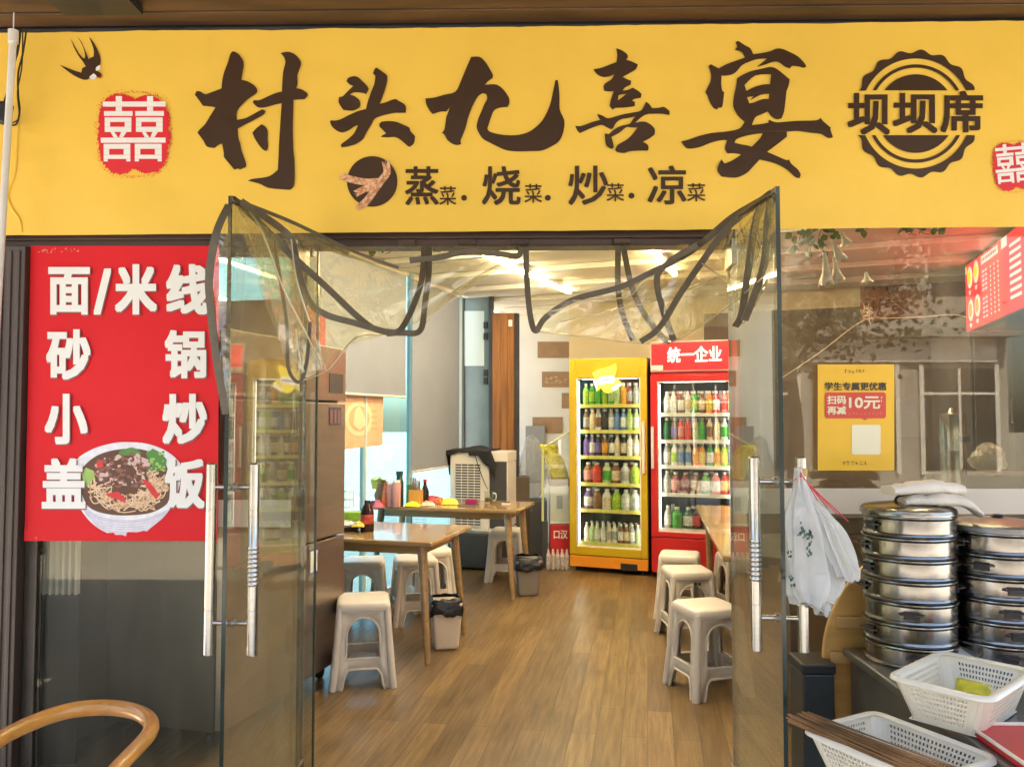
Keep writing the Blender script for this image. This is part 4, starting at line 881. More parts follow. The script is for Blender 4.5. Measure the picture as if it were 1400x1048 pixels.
c0, c1 = G(891, 789), None
A = R(-19); c1 = c0+V(math.cos(A), math.sin(A), 0)*.79
rn = V(-math.sin(A), math.cos(A), 0); rz_ = lambda y: RP(892, y, c0, rn).z
HR = rz_(509)
hl = lambda px: (RP(px, 620, c0, rn)-(c0+c1)/2).dot((c1-c0).normalized())
rows_r = [(rz_(566), B('s:clear/white,s:white,s:brown/white,s:white/cream,s:green/lime,s:brown/cream,s:orange/yellow,s:red/white,s:pink/red')),
          (rz_(602.5), B('s:dark green,s:brown/purple,s:red/pink,s:red,s:cream/pale green,s:green,s:cream/brown,s:cream,s:white/green')),
          (rz_(637.5), B('s:grey/white,s:white/lime,s:grey/blue,s:clear/blue,s:orange,s:orange/yellow,s:green/white,s:yellow/orange,s:lime/yellow')),
          (rz_(675.5), B('s:grey,w:maroon/pink,w:maroon,w:brown/cream,w:green/white,w:pink/white,s:red/orange')),
          (rz_(723.7), B('s:grey/white,w:green,w:dark green/white,s:black/red,w:maroon/black,s:red/white,s:dark green/red'))]
frr, rzr, wr_ = fridge('drinks_fridge', 'red drinks fridge with a lit red header sign', c0, c1, HR, .62, 'rfridge', dict(glass=(hl(899), (c1-c0).length/2-.07, rz_(726), rz_(521)), door=(rz_(733), rz_(513)), lower='rfridge', rail='shelf_w', word='red', handle=-(c1-c0).length/2+.02, rows=rows_r, gasket='gasket'))
h = (c1-c0).length/2
mb = MB(); zt_ = rz_(467); mb.b2((-h, .02, HR+.004), (h, .4, zt_)); hd = mb.build('header_box', 'gasket', frr, bevel=.006)
mb = MB(); mb.b2((-h+.012, .0, HR+.02), (h-.012, .019, zt_-.012)); mb.build('sign_face', 'sign_red', hd)
mb = MB(); put_text(mb, '统一企业', (-h+.16, -zt_+.055, h-.14, -HR-.085), lambda x, y: V(x, -.003, -y), .024); mb.build('sign_lettering', 'sign_white', hd)
mb = MB(); mb.b2((-h+.012, -.002, HR+.022), (-h+.12, -.0005, HR+.065)); mb.build('tape', 'gasket', hd)

# ------------------------------------------------------------------ steel fridge by the window
cF = G(468, 922); A14 = R(14); fd = V(math.sin(A14), math.cos(A14), 0); fn_ = V(math.cos(A14), -math.sin(A14), 0)
sf = thing('steel_fridge', 'tall brown steel upright fridge standing inside the window by the open door', 'fridge', (cF.x, cF.y, 0), R(90)-A14)
# local x runs into the room (far end at 0), local y points away from its front
Lf = 1.12; D_ = .62; Zf = 1.86
mb = MB(); mb.b2((-Lf, .045, .09), (0, D_, Zf)); mb.build('cabinet', mat('dark_enamel', (.058, .047, .035), .4, var=.2, vscale=3), sf, bevel=.006)
zs = RP(450, 734, cF, fn_).z; zc = RP(450, 549, cF, fn_).z
for a, b, z0, z1 in ((-Lf, -Lf/2-.003, .1, zs-.005), (-Lf/2+.003, 0, .1, zs-.005), (-Lf, -Lf/2-.003, zs+.005, zc-.006), (-Lf/2+.003, 0, zs+.005, zc-.006)):
    mb = MB(); mb.b2((a, -.005, z0), (b, .04, z1)); dd = mb.build('door', 'fridge_steel', sf, bevel=.005)
    mb = MB(); mb.b2((b-.06 if a < -Lf/2-.1 else a+.04, -.03, z0+.2), (b-.04 if a < -Lf/2-.1 else a+.06, -.006, z0+.34)); mb.build('handle', 'steel', dd, bevel=.003)
mb = MB(); mb.b2((-Lf, -.005, zc+.006), (0, .04, Zf)); cp = mb.build('control_panel', 'fridge_steel', sf, bevel=.004)
mb = MB(); mb.b2((-.2, -.008, zc+.05), (-.04, -.0055, zc+.16)); mb.build('display', 'dark', cp)
for x in (-Lf+.08, -.08):
    for y in (.1, D_-.08): mb = MB(); mb.cyl((x, y-.012, .035), (x, y+.012, .035), .035, n=14); mb.b2((x-.02, y-.02, .05), (x+.02, y+.02, .09)); mb.build('caster', 'black', sf)
mb = MB(); mb.b2((-.20, -.0085, zc-.13), (-.06, -.0056, zc-.03), 0)
for k in range(3): mb.b2((-.19+.045*k, -.0098, zc-.12), (-.165+.045*k, -.0088, zc-.045), 1)
mb.build('sticker', [mat('dark_sticker', (.05, .06, .09), .4), 'grey_shadow'], sf)
mb = MB(); mb.b2((-.40, -.0085, zs-.17), (-.31, -.0056, zs-.03), 0)
for k in range(2): mb.b2((-.39+.04*k, -.0098, zs-.155), (-.36+.04*k, -.0088, zs-.045), 1)
mb.build('sticker', [mat('blue_sticker', (.06, .07, .25), .4), 'white_print'], sf)
mb = MB(); mb.b2((-.55, .1, Zf+.002), (-.05, .5, Zf+.22)); o = mb.build('red_carton', mat('red_carton_face', (.38, .06, .03), .6, var=.2), bevel=.004)
o.location = sf.location; o.rotation_euler = sf.rotation_euler; tag(o, 'red brown carton lying on top of the steel fridge', 'carton')
rd = thing('louver_reflection', 'bars shaped like a reflected radiator low behind the shop window under the poster', 'louver', (W(80, 780, .16).x, .16, 0))  # white bars built in place of a louver reflection in the pane
za_, zb_r = W(80, 812, .16).z, W(80, 690, .16).z; hw_ = (W(106, 780, .16).x-W(54, 780, .16).x)/2
for k in range(7): mb = MB(); x = -hw_+2*hw_*k/6; mb.b2((x-.006, -.015, za_), (x+.006, .015, zb_r)); mb.build('rib', 'cooler', rd, bevel=.003)
mb = MB(); mb.b2((-hw_, .016, .0), (hw_, .03, zb_r)); mb.build('back_plate', 'dark', rd)

# ------------------------------------------------------------------ tables, stools
def table(corner, ang, L, D, z, lab, parts=('tabletop',)):
    """corner: near right top corner; long side runs to the left and slightly away"""
    t = thing('dining_table', lab, 'table', (corner.x, corner.y, 0), ang, 'wooden dining tables')
    mb = MB(); mb.b2((-L, 0, z-.03), (0, D, z)); mb.build('tabletop', 'table', t, bevel=.008)
    mb = MB(); mb.b2((-L+.09, .09, z-.09), (-.09, .115, z-.031)); mb.b2((-L+.09, D-.115, z-.09), (-.09, D-.09, z-.031)); mb.b2((-.115, .116, z-.09), (-.09, D-.116, z-.031)); mb.b2((-L+.09, .116, z-.09), (-L+.115, D-.116, z-.031)); mb.build('apron', 'table', t)
    for sx, ox in ((-.1, .06), (-L+.1, -.06)):
        for sy, oy in ((.1, -.05), (D-.1, .05)):
            mb = MB(); mb.cyl((sx+ox, sy+oy, 0), (sx, sy, z-.031), .017, .032, n=12); mb.build('leg', 'table', t, smooth=50)
    return t
ZT = .73
ca = G(590, 741, ZT); cb = G(648, 717, ZT); t1 = table(ca, R(-14), 1.25, .78, ZT, 'wooden dining table nearer the steel fridge with a white waste bin under it')
cc = G(706, 697, ZT); t2 = table(cc, R(-13), 1.3, .68, ZT, 'wooden dining table by the air cooler carrying packets and a mug')
cR = G(951, 690, ZT); cR2 = G(990, 763, ZT); dr_ = cR-cR2; ar = math.atan2(dr_.y, dr_.x)
t3 = thing('dining_table', 'long wooden dining table in front of the red fridge', 'table', (cR.x, cR.y, 0), ar, 'wooden dining tables')
mb = MB(); mb.b2((-2.5, -.75, ZT-.035), (0, 0, ZT)); mb.build('tabletop', 'table', t3, bevel=.008)
for x in (-2.4, -.14):
    for y in (-.1, -.65): mb = MB(); mb.cyl((x, y, 0), (x, y, ZT-.036), .02, .034, n=12); mb.build('leg', 'table', t3, smooth=50)

def stool_proto():
    t = thing('plastic_stool', 'x', 'stool', (0, 0, 0), 0, 'cream plastic stools')
    H = .46; tw, bw = .128, .166
    half = lambda z: bw+(tw-bw)*(z/(H-.02))**.8
    mb = MB()
    arch = lambda x0, x1, z0, z1, n=12: [(x0, z0)]+[((x0+x1)/2-(x1-x0)/2*math.cos(math.pi*i/n), z1-(x1-x0)/2*.95+(x1-x0)/2*.95*math.sin(math.pi*i/n)) for i in range(n+1)]+[(x1, z0)]
    # u in -1..1 of the half width at that height
    outer = [(-1, 0), (-.70, 0)]+[(-.66+.22*(1-math.cos(q*math.pi/2/5)), .02+.085*math.sin(q*math.pi/2/5)) for q in range(6)]+[(.66-.22*(1-math.cos(q*math.pi/2/5)), .02+.085*math.sin(q*math.pi/2/5)) for q in range(5, -1, -1)]+[(.70, 0), (1, 0), (1, .2), (1, H-.03), (-1, H-.03), (-1, .2)]
    hole = [(x, z) for x, z in arch(-.60, .60, .155, .36+0.0*H, 14)]
    # arch in u-z space: rescale so that the top is round
    hole = [(-.6, .16), (-.6, .26)]+[(-.6*math.cos(math.pi*i/14), .29+.085*math.sin(math.pi*i/14)) for i in range(15)]+[(.6, .26), (.6, .16)]
    vs2, fs2 = fill2d([outer, hole])
    for k in range(4):
        q = Matrix.Rotation(k*math.pi/2, 3, 'Z')
        mb.add([q@V(u*half(z), -half(z), z) for u, z in vs2], fs2)
        for lp in (hole,):
            n = len(lp); a = [q@V(u*half(z), -half(z), z) for u, z in lp]; b = [q@V(u*half(z), -half(z)+.022, z) for u, z in lp]
            mb.add(a+b, [[i, (i+1) % n, n+(i+1) % n, n+i] for i in range(n)])
            # raised bead round the opening
            mb.tube([q@V(u*1.06*half(z), -half(z)-.001, z) for u, z in lp], .0045, 6, closed=True)
        mb.tube([q@V(u*half(z), -half(z)-.001, z) for u, z in outer[1:15]], .0045, 6)
        mb.tube([q@V(-half(z)*.985, -half(z)*.985, z) for z in (0, .1, .2, .3, .4, H-.03)], [.019, .019, .0185, .018, .018, .018], 10)
    mb.build('leg_frame', 'stool', t, smooth=40, solid=.004)
    mb = MB()
    def rr(hw, z, r=.035, n=5):
        out = []
        for cx, cy_, a0 in ((1, 1, 0), (-1, 1, 90), (-1, -1, 180), (1, -1, 270)):
            for i in range(n+1): a = R(a0+90*i/n); out.append(V(cx*(hw-r)+r*math.cos(a), cy_*(hw-r)+r*math.sin(a), z))
        return out
    rings = [rr(tw+.002, H-.055), rr(tw+.016, H-.05), rr(tw+.019, H-.035), rr(tw+.016, H-.012), rr(tw+.006, H-.002), rr(tw-.01, H), rr(.05, H-.004, .02)]
    n = len(rings[0]); o = 0
    for r_ in rings: mb.v += r_
    for j in range(len(rings)-1):
        for i in range(n): mb.f.append([j*n+i, j*n+(i+1) % n, (j+1)*n+(i+1) % n, (j+1)*n+i]); mb.m.append(0)
    mb.f.append([(len(rings)-1)*n+i for i in range(n)]); mb.m.append(0)
    mb.build('seat', 'stool', t, smooth=50)
    return t
st0 = stool_proto()
SP = [((497, 815), 12, 'cream plastic stool in the foreground against the steel fridge'),
      ((497, 763), 8, 'cream plastic stool half under the nearer table close to the steel fridge'),
      ((568, 760), 16, 'cream plastic stool behind the leg of the nearer table'),
      ((590, 748), 20, 'cream plastic stool mostly hidden behind another under the nearer table'),
      ((694, 722), -10, 'lone cream plastic stool under the far end of the packet table'),
      ((966, 824), 18, 'nearest cream plastic stool at the long table by the bag door'),
      ((939, 776), 5, 'middle cream plastic stool at the long table with a small mark on its side'),
      ((929, 755), -14, 'cream plastic stool closest to the red fridge'),
      ((1012, 756), 6, 'cream plastic stool mostly hidden under the long table')]
for i, ((px, py), rz, lab) in enumerate(SP):
    p = G(px, py, .46); p.z = 0
    if i == 0: st0.location = p; st0.rotation_euler = (0, 0, R(rz)); st0['label'] = lab
    else: s = dup(st0, p, R(rz), lab)
    if i == 6:
        mb = MB(); mb.b2((.0, -.156, .375), (.022, -.152, .395), 0); mb.b2((.03, -.156, .375), (.045, -.152, .395), 0); mb.build('mark', 'dark', s)

# waste bins
def bin_(px, py, lab, col, wd, hgt, rz):
    p = G(px, py); t = thing('waste_bin', lab, 'bin', p, R(rz), 'waste bins under the tables')
    mb = MB(); a = wd/2*.74; b = wd/2
    mb.hull8([V(-a, -a, 0), V(a, -a, 0), V(a, a, 0), V(-a, a, 0)], [V(-b, -b, hgt), V(b, -b, hgt), V(b, b, hgt), V(-b, b, hgt)]); mb.build('tub', col, t, bevel=.02, segs=3)
    mb = MB(); rnd = random.Random(px)
    def fn(u, v):
        a = u*2*math.pi; q = (abs(math.cos(a))**6+abs(math.sin(a))**6)**(-1/6)
        dz = (v-.5)*.13; rr_ = b*1.04*q*(1+.05*math.sin(v*6)+.07*nz(u*9, v*4, px)+.03*nz(u*26, v*6, px)); rr_ *= 1 if v < .8 else .80
        return V(rr_*math.cos(a), rr_*math.sin(a), hgt-.02+min(dz, .04)+.035*(1-v)*nz(math.cos(a)*1.4, math.sin(a)*1.4, px)+.012*nz(math.cos(a)*4, math.sin(a)*4, v*4+px))
    mb.grid(fn, 48, 8); mb.build('bin_bag', mat('black_bag', (.012, .012, .013), .35, bump=.4, bscale=30), t, smooth=70)
bin_(609, 884, 'white waste bin lined with a black bag beside a table leg', mat('bin_white', (.62, .55, .46), .4), .205, .30, 12)
bin_(722, 812, 'grey waste bin with a black bag under the packet table', mat('bin_grey', (.20, .185, .17), .45), .22, .30, 5)

# ------------------------------------------------------------------ things on the tables
def item(name, lab, cat, mb, mats, px=None, py=None, z=ZT, rz=0, **k):
    o = mb.build(name, mats, **k); o.location = G(px, py, z)+V(0, 0, .0006) if px is not None else o.location; o.rotation_euler = (0, 0, R(rz)); return tag(o, lab, cat)
item('black_thermos', 'tall black thermos bottle on the packet table', 'thermos', MB().lathe([(0, 0), (.033, 0), (.036, .01), (.036, .19), (.03, .21), (.026, .215), (.026, .25), (.03, .252), (.03, .285), (0, .287)], 18), mat('dark_teal_metal', (.02, .05, .05), .3), 546, 690, smooth=40)
for k, (px, lab) in enumerate(((534, 'slimmer pink tumbler next to the snack bags'), (542, 'taller pink tumbler leaning close to the thermos'))):
    item('pink_tumbler', lab, 'tumbler', MB().lathe([(0, 0), (.03, 0), (.034, .01), (.036, .17+.02*k), (.03, .185+.02*k), (.03, .2+.02*k), (0, .2+.02*k)], 16, ms=[0, 0, 0, 0, 1, 1]), [mat('pink_plastic', (.60, .30, .28), .35), 'paper'], px, 692+k, smooth=40)
# chopstick box
cbx = thing('chopstick_box', 'orange brown box of chopsticks on the packet table', 'chopstick box', G(569, 690, ZT)+V(0, 0, .0006), R(-10))
mb = MB(); s_ = .05
for a, b in (((-s_, -s_, 0), (s_, -s_+.005, .13)), ((-s_, s_-.005, 0), (s_, s_, .13)), ((-s_, -s_+.0052, 0), (-s_+.005, s_-.0052, .13)), ((s_-.005, -s_+.0052, 0), (s_, s_-.0052, .13)), ((-s_+.0052, -s_+.0052, 0), (s_-.0052, s_-.0052, .005))): mb.b2(a, b)
mb.build('box', mat('box_orange', (.62, .36, .09), .5), cbx)
rnd = random.Random(8); mb = MB()
for k in range(16): x, y = rnd.uniform(-.035, .035), rnd.uniform(-.035, .035); mb.cyl((x, y, .006), (x*1.3+rnd.uniform(-.01, .01), y*1.2, .215+rnd.uniform(-.02, .02)), .0035, n=6)
mb.build('chopsticks', 'bamboo', cbx)
item('green_carton', 'dark green carton behind the chopstick box', 'carton', MB().b2((-.03, -.03, 0), (.03, .03, .16)), mat('carton_green', (.05, .22, .11), .5), 560, 687, rz=10, bevel=.003)
item('sauce_bottle', 'dark soy sauce bottle with a red cap behind the chopsticks', 'bottle', MB().lathe([(0, 0), (.032, 0), (.034, .01), (.034, .11), (.015, .16), (.013, .185), (.015, .186), (.015, .21), (0, .21)], 14, ms=[0, 0, 0, 0, 0, 1, 1, 1]), [mat('soy', (.02, .008, .005), .15), 'redplastic'], 581, 689, smooth=45)
def packet(lab, px, py, sx, sy, sz, col, col2, rz=0, z=ZT, name='snack_packet'):
    mb = MB(); rnd = random.Random(int(px))
    mb.grid(lambda u, v: V((u-.5)*sx, (v-.5)*sy, .004+sz*(math.sin(math.pi*u)*math.sin(math.pi*v))**.45*(1+.25*nz(u*4, v*4, px))), 12, 8, 0)
    mb.grid(lambda u, v: V((u-.5)*sx, (.5-v)*sy, .001), 12, 8, 0)
    mb.b2((-.25*sx, -.25*sy, sz*.8), (.25*sx, .2*sy, sz*1.02), 1)
    return item(name, lab, 'packet', mb, [mat('pk_%.2f%.2f%.2f' % col, col, .35, var=.3, vscale=25), mat('pk_%.2f%.2f%.2f' % col2, col2, .4)], px, py, z, rz, smooth=50)
packet('flat yellow packet in front of the chopstick box', 564, 692, .13, .09, .035, (.85, .72, .02), (.8, .7, .2), -6)
packet('pale packet with orange print between two yellow packets', 585, 691, .12, .09, .035, (.72, .55, .4), (.8, .25, .04), 4)
packet('red packet beneath the tall chopsticks', 592, 685, .16, .08, .045, (.52, .03, .04), (.3, .02, .03), 6)
packet('orange red packet beside the lemon yellow packet', 602, 688, .07, .08, .05, (.85, .2, .03), (.85, .3, .06), -14)
packet('lemon yellow packet between the red lighter tray and the orange packet', 615, 689, .15, .1, .05, (.85, .68, .03), (.8, .72, .5), 10)
packet('purple red snack packet at the end of the packet table', 512, 694, .16, .1, .06, (.42, .06, .14), (.6, .2, .25), 30)
mb = MB(); rnd = random.Random(9)
mb.lathe([(0, 0), (.05, 0), (.07, .03), (.075, .09), (.06, .13), (.045, .17), (.05, .2)], 18, wob=lambda t, z: 1+.14*math.sin(3*t+z*20)+.08*math.sin(7*t))
item('snack_bag', 'orange and red snack bag standing on the packet table', 'bag', mb, mat('snack_orange', (.75, .18, .06), .3, var=.7, vscale=14), 524, 691, smooth=60)
mb = MB(); mb.lathe([(0, 0), (.045, 0), (.05, .03), (.06, .08), (.03, .1)], 14, wob=lambda t, z: 1+.2*math.sin(4*t+z*30)); item('yellow_bag', 'crumpled yellow bag on top of the orange snack bag', 'bag', mb, mat('bag_yellow', (.85, .68, .03), .4, var=.15, vscale=12), 517, 668, ZT+.13, smooth=60)
item('purple_lighter_tray', 'flat grey tray holding a purple box near the mug', 'tray', MB().b2((-.08, -.05, 0), (.08, .05, .012), 0).b2((-.02, -.03, .0125), (.07, .035, .055), 1), ['dsteel', mat('purple_box', (.30, .02, .12), .4)], 640, 691, rz=-8, bevel=.003)
mug = thing('glass_mug', 'clear glass mug with tea leaves on the packet table', 'mug', G(668, 688, ZT)+V(0, 0, .0006), R(-10))
mb = MB(); mb.lathe([(.0, .002), (.036, .002), (.038, .012), (.04, .105), (.036, .105), (.034, .014), (0, .012)], 20); mb.build('cup', 'glass', mug, smooth=40)
mb = MB(); mb.lathe([(0, .016), (.032, .016), (.033, .05), (0, .052)], 16); mb.build('tea', mat('tea_leaves', (.13, .10, .03), .6, var=.5, vscale=60), mug, smooth=40)
mb = MB(); mb.tube(cr([(.039, 0, .088), (.062, 0, .085), (.066, 0, .055), (.056, 0, .028), (.038, 0, .028)], 5), .005, 8); mb.build('handle', mat('mug_handle', (.6, .55, .45), .2), mug, smooth=50)
item('matchbox', 'small dark striped matchbox near the table corner', 'matchbox', MB().b2((-.035, -.02, 0), (.035, .02, .012), 0).b2((-.033, -.018, .0121), (.033, .018, .018), 1), ['paper', 'dark'], 692, 689, rz=-10)
# near table objects
item('dark_bottle', 'dark brown bottle with a red label on the nearer table', 'bottle', MB().lathe([(0, 0), (.042, 0), (.044, .012), (.044, .05), (.0445, .051), (.0445, .11), (.044, .111), (.04, .14), (.02, .175), (.018, .2), (0, .2)], 18, ms=[0, 0, 0, 0, 1, 0, 0, 0, 0, 0]), [mat('dark_bottle_glass', (.03, .012, .01), .15), mat('bottle_label', (.42, .06, .04), .4, var=.6, vscale=30)], 502, 726, smooth=45)
item('food_dish', 'dark shallow dish of food packets on the nearer table', 'dish', MB().lathe([(0, 0), (.07, 0), (.1, .03), (.095, .033), (.06, .01), (0, .01)], 20), 'dark', 475, 724, smooth=45)
packet('yellow seasoning sachet on the dark dish', 490, 720, .08, .06, .03, (.8, .6, .1), (.2, .4, .15), 0, ZT+.035)
packet('white seasoning sachet on the dark dish near the fridge', 474, 718, .09, .06, .03, (.75, .75, .7), (.2, .5, .2), 12, ZT+.035)
item('tissue_box', 'bright green tissue box on the nearer table', 'tissue box', MB().b2((-.085, -.05, 0), (.085, .05, .065)), mat('tissue_green', (.25, .50, .05), .5, var=.3, vscale=20), 478, 712, ZT+.035, 8, bevel=.006)
mb = MB()
for a in range(8):
    t_ = a*math.pi/4; mb.cyl((.04*math.cos(t_), .04*math.sin(t_), 0), (.04*math.cos(t_), .04*math.sin(t_), .12), .0025, n=6)
for z in (.003, .06, .118): mb.tube([(.04*math.cos(a*math.pi/8), .04*math.sin(a*math.pi/8), z) for a in range(16)], .003, 6, closed=True)
item('wire_basket', 'small pale wire caddy on the green tissue box', 'caddy', mb, mat('pale_wire', (.7, .68, .4), .4), 476, 694, ZT+.1, smooth=50)

# ------------------------------------------------------------------ air cooler and clutter at the back
pc = W(652, 572, 4.42); pc.z = 0
cl_ = thing('air_cooler', 'white upright air cooler with a black cloth over it', 'air cooler', (pc.x, pc.y+.05, 0), R(-14))
zt_ = RP(650, 617, pc, V(0, 1, 0)).z; zb_ = RP(650, 728, pc, V(0, 1, 0)).z
mb = MB(); mb.b2((-.28, 0, zb_), (.12, .36, zt_)); mb.b2((-.29, .02, zb_-.02), (.30, .38, zb_+.03)); body = mb.build('body', 'cooler', cl_, bevel=.015, segs=3)
mb = MB(); mb.b2((.1203, .02, zb_+.04), (.29, .34, zt_-.1), 0); mb.b2((.1203, .02, zt_-.098), (.30, .36, zt_), 1); mb.b2((.2901, .02, zb_+.05), (.302, .34, zt_-.1), 1); mb.build('side_housing', ['dark', 'cooler'], cl_, bevel=.006)
gx0, gx1, gz0, gz1 = -.22, .04, zb_+.06, zt_-.12
mb = MB(); mb.b2((gx0, -.004, gz0), (gx1, .002, gz1)); gr = mb.build('grille', 'dark', cl_)
mb = MB(); n = 23
for k in range(n+1): z = gz0+(gz1-gz0)*k/n; mb.b2((gx0, -.012, z-.005), (gx1, -.0045, z+.005))
for k in range(5): x = gx0+(gx1-gx0)*k/4; mb.b2((x-.003, -.014, gz0), (x+.003, -.0122, gz1))
mb.build('louvers', 'cooler', gr)
mb = MB(); mb.tube(cr([(-.02, -.014, zt_-.02), (.02, -.016, zt_-.15), (.08, -.014, zt_-.3), (.11, -.008, zt_-.36)], 6), .004, 6); mb.build('cord', 'black', cl_, smooth=50)
mb = MB()
mb.b2((-.30, .0, .02), (.10, .42, zb_-.021)); o = mb.build('dark_crate', 'dark', bevel=.01); o.location = cl_.location; o.rotation_euler = cl_.rotation_euler; tag(o, 'dark low crate under the white air cooler', 'crate')
# draped black cloth
def cloth(u, v):
    x = -.31+.50*u; y = -.02+.38*v; z = zt_+.012+.018*nz(u*5, v*5, 3)+.03*math.exp(-((u-.5)/.15)**2)
    if u < .05: z -= (.05-u)*5
    edge = max(0, .22-v)/.22
    if edge > 0: y = -.022-.008*edge; z = zt_+.01-edge*(.05+.10*max(0, math.sin(u*7.5+1.3)))*(1 if u > .45 else .35)
    if u > .88: z -= (u-.88)*1.3
    return V(x, y, z)
o = MB().grid(cloth, 40, 24).build('black_cloth', 'cloth_black', smooth=80, solid=.006); o.location = cl_.location; o.rotation_euler = cl_.rotation_euler; tag(o, 'black cloth draped over the white air cooler', 'cloth')
# wrapped sheets, box, plastic bag, display counter
def boxat(px0, px1, py0, py1, Yd, dep, name, lab, cat, m, bev=.006, parent=None):
    a = W(px0, py1, Yd); b = W(px1, py0, Yd); a.z = max(a.z, 0.002); o = MB().b2((a.x, Yd, a.z), (b.x, Yd+dep, b.z)).build(name, m, bevel=bev)
    return tag(o, lab, cat) if lab else o
boxat(684, 724, 652, 770, 5.0, .3, 'cardboard_box', 'dark cardboard box on the floor under the clear plastic bag', 'box', mat('dark_cardboard', (.12, .085, .06), .8, var=.2))
boxat(724, 748, 684, 772, 4.82, .3, 'dark_bin', 'dark upright bin beside the display counter', 'bin', 'dark')
boxat(752, 780, 664, 716, 4.7, .35, 'white_carton', 'white carton with a grey label stacked on a red carton', 'carton', 'paper')
a = W(752, 664, 4.7); b = W(780, 655, 4.7); tag(MB().b2((a.x-.01, 4.69, a.z+.001), (b.x+.01, 5.06, b.z)).build('wooden_board', 'table', bevel=.005), 'small wooden board on the white carton', 'board')
a = W(761, 695, 4.7); b = W(769, 677, 4.7); MB().b2((a.x, 4.697, a.z), (b.x, 4.6995, b.z)).build('label', mat('grey_label', (.4, .4, .42), .5), bpy.data.objects['white_carton'])
boxat(752, 780, 717, 760, 4.7, .35, 'red_carton', 'red drink carton under the white carton', 'carton', 'redplastic')
mb = MB(); g_ = lambda x, y: W(x, y, 4.695); put_text(mb, '口汉', (757, 724, 776, 736), g_, .02); mb.build('lettering', 'white_print', bpy.data.objects['red_carton.001'] if 'red_carton.001' in bpy.data.objects else bpy.data.objects['red_carton'], world=True)
a = W(748, 772, 4.45); b = W(778, 748, 4.45)
pk = thing('bottle_pack', 'shrink wrapped pack of small bottles beside the yellow fridge', 'bottle pack', ((a.x+b.x)/2, 4.5, .0))
mb = MB()
for i in range(5):
    for j in range(3): mb.lathe([(0, .003), (.019, .003), (.02, .01), (.02, .13), (.009, .16), (.009, .185), (0, .185)], 10, c=(-.09+.045*i, .02+.042*j, 0))
mb.build('bottles', mat('pack_bottle', (.62, .55, .5), .3, var=.4, vscale=40), pk, smooth=45)
mb = MB(); mb.b2((-.118, -.006, .002), (.118, .128, .135)); mb.build('wrap', 'clear_bag', pk, bevel=.015)
# clear bag
def bagfn(cx, cy_, rx, rz_h, seed, ry=None):
    def fn(u, v):
        a = u*2*math.pi; ph = v*math.pi; r = math.sin(ph)**.7
        k = (1+.42*nz(math.cos(a)*1.6+seed, math.sin(a)*1.6, v*3)+.22*nz(math.cos(a)*5, math.sin(a)*5+seed, v*8))*(1-.45*v*v)
        return V(rx*r*k*math.cos(a), (ry or rx)*r*k*math.sin(a), rz_h*(1-math.cos(ph))/2*(1+.1*nz(u*6, v*3, seed)))
    return fn
p = W(728, 682, 5.1); o = MB().grid(bagfn(0, 0, .16, W(728, 598, 5.1).z-p.z, 2.2), 40, 22).build('clear_plastic_bag', 'clear_bag', smooth=70); o.location = (p.x, 5.2, p.z); tag(o, 'big crumpled clear plastic bag heaped against the white wall', 'bag')
p = W(757, 655, 4.8); o = MB().grid(lambda u, v: V((u-.5)*.17+.12*(1-v)-.05+.01*nz(u*3, v*4, 1), .03*math.sin(u*math.pi)*-1+.02*nz(u*4, v*4, 2), v*.34), 12, 16).build('yellow_sack', mat('sack_yellow', (.72, .62, .02), .45, var=.35, vscale=40), smooth=60, solid=.03); o.location = (p.x, 4.86, bpy.data.objects['wooden_board'].matrix_world.translation.z); o.location.z = W(757, 655, 4.7).z; tag(o, 'bright yellow printed sack standing on the wooden board', 'sack')
gs = thing('glass_guard', 'slanted glass guard with a pale edge beside the yellow sack', 'guard', W(742, 690, 4.62))
mb = MB(); q = [W(742, 712, 4.62), W(779, 712, 4.62), W(779, 590, 4.62), W(742, 612, 4.62)]; mb.hull8([q[0], q[1], q[1]+V(0, .008, 0), q[0]+V(0, .008, 0)], [q[3], q[2], q[2]+V(0, .008, 0), q[3]+V(0, .008, 0)]); mb.build('pane', 'glass', gs, world=True)
mb = MB(); mb.tube([q[0], q[3]], .012, 8); mb.tube([q[3], q[2]], .008, 8); mb.build('edge_strip', mat('lime_edge', (.55, .60, .25), .3), gs, world=True)
mb = MB(); mb.b2((W(742, 712, 4.62).x, 4.60, 0), (W(749, 712, 4.62).x, 4.64, W(742, 712, 4.62).z)); mb.build('foot', 'dark', gs, world=True)

# ------------------------------------------------------------------ kitchen behind the second window
ct = thing('kitchen_counter', 'dark kitchen counter behind the window with pots on it', 'counter', (2.2, .9, 0))
zk = 1.02
mb = MB(); mb.b2((1.25, .62, 0), (3.2, 1.35, zk-.03)); mb.build('base', mat('counter_brown', (.11, .065, .04), .5, var=.3, vscale=2), ct, world=True)
mb = MB(); mb.b2((1.22, .58, zk-.029), (3.25, 1.38, zk)); mb.build('worktop', 'dsteel', ct, world=True, bevel=.004)
mb = MB()
for z in (.86, .55): mb.b2((1.24, .60, z), (3.2, .618, z+.05))
mb.build('ledge', wood_mat('ledge_wood', (.24, .13, .06), stretch=(1, 10, 10)), ct, world=True)
p = W(1304, 655, .85); mb = MB(); hh = W(1304, 566, .85).z-zk
mb.lathe([(0, 0), (.058, 0), (.06, .006), (.06, hh*.6), (.0605, hh*.605), (.0605, hh*.615), (.06, hh*.62), (.06, hh-.004), (.063, hh), (.05, hh+.002), (.02, hh+.006), (.012, hh+.03), (0, hh+.032)], 28); mb.b2((.0, -.064, hh*.70), (.05, -.060, hh*.76), 1)
o = mb.build('steel_canister', ['steel', 'dark'], smooth=40); o.location = (p.x, .85, zk+.0006); tag(o, 'tall polished steel canister behind the window glass', 'canister')
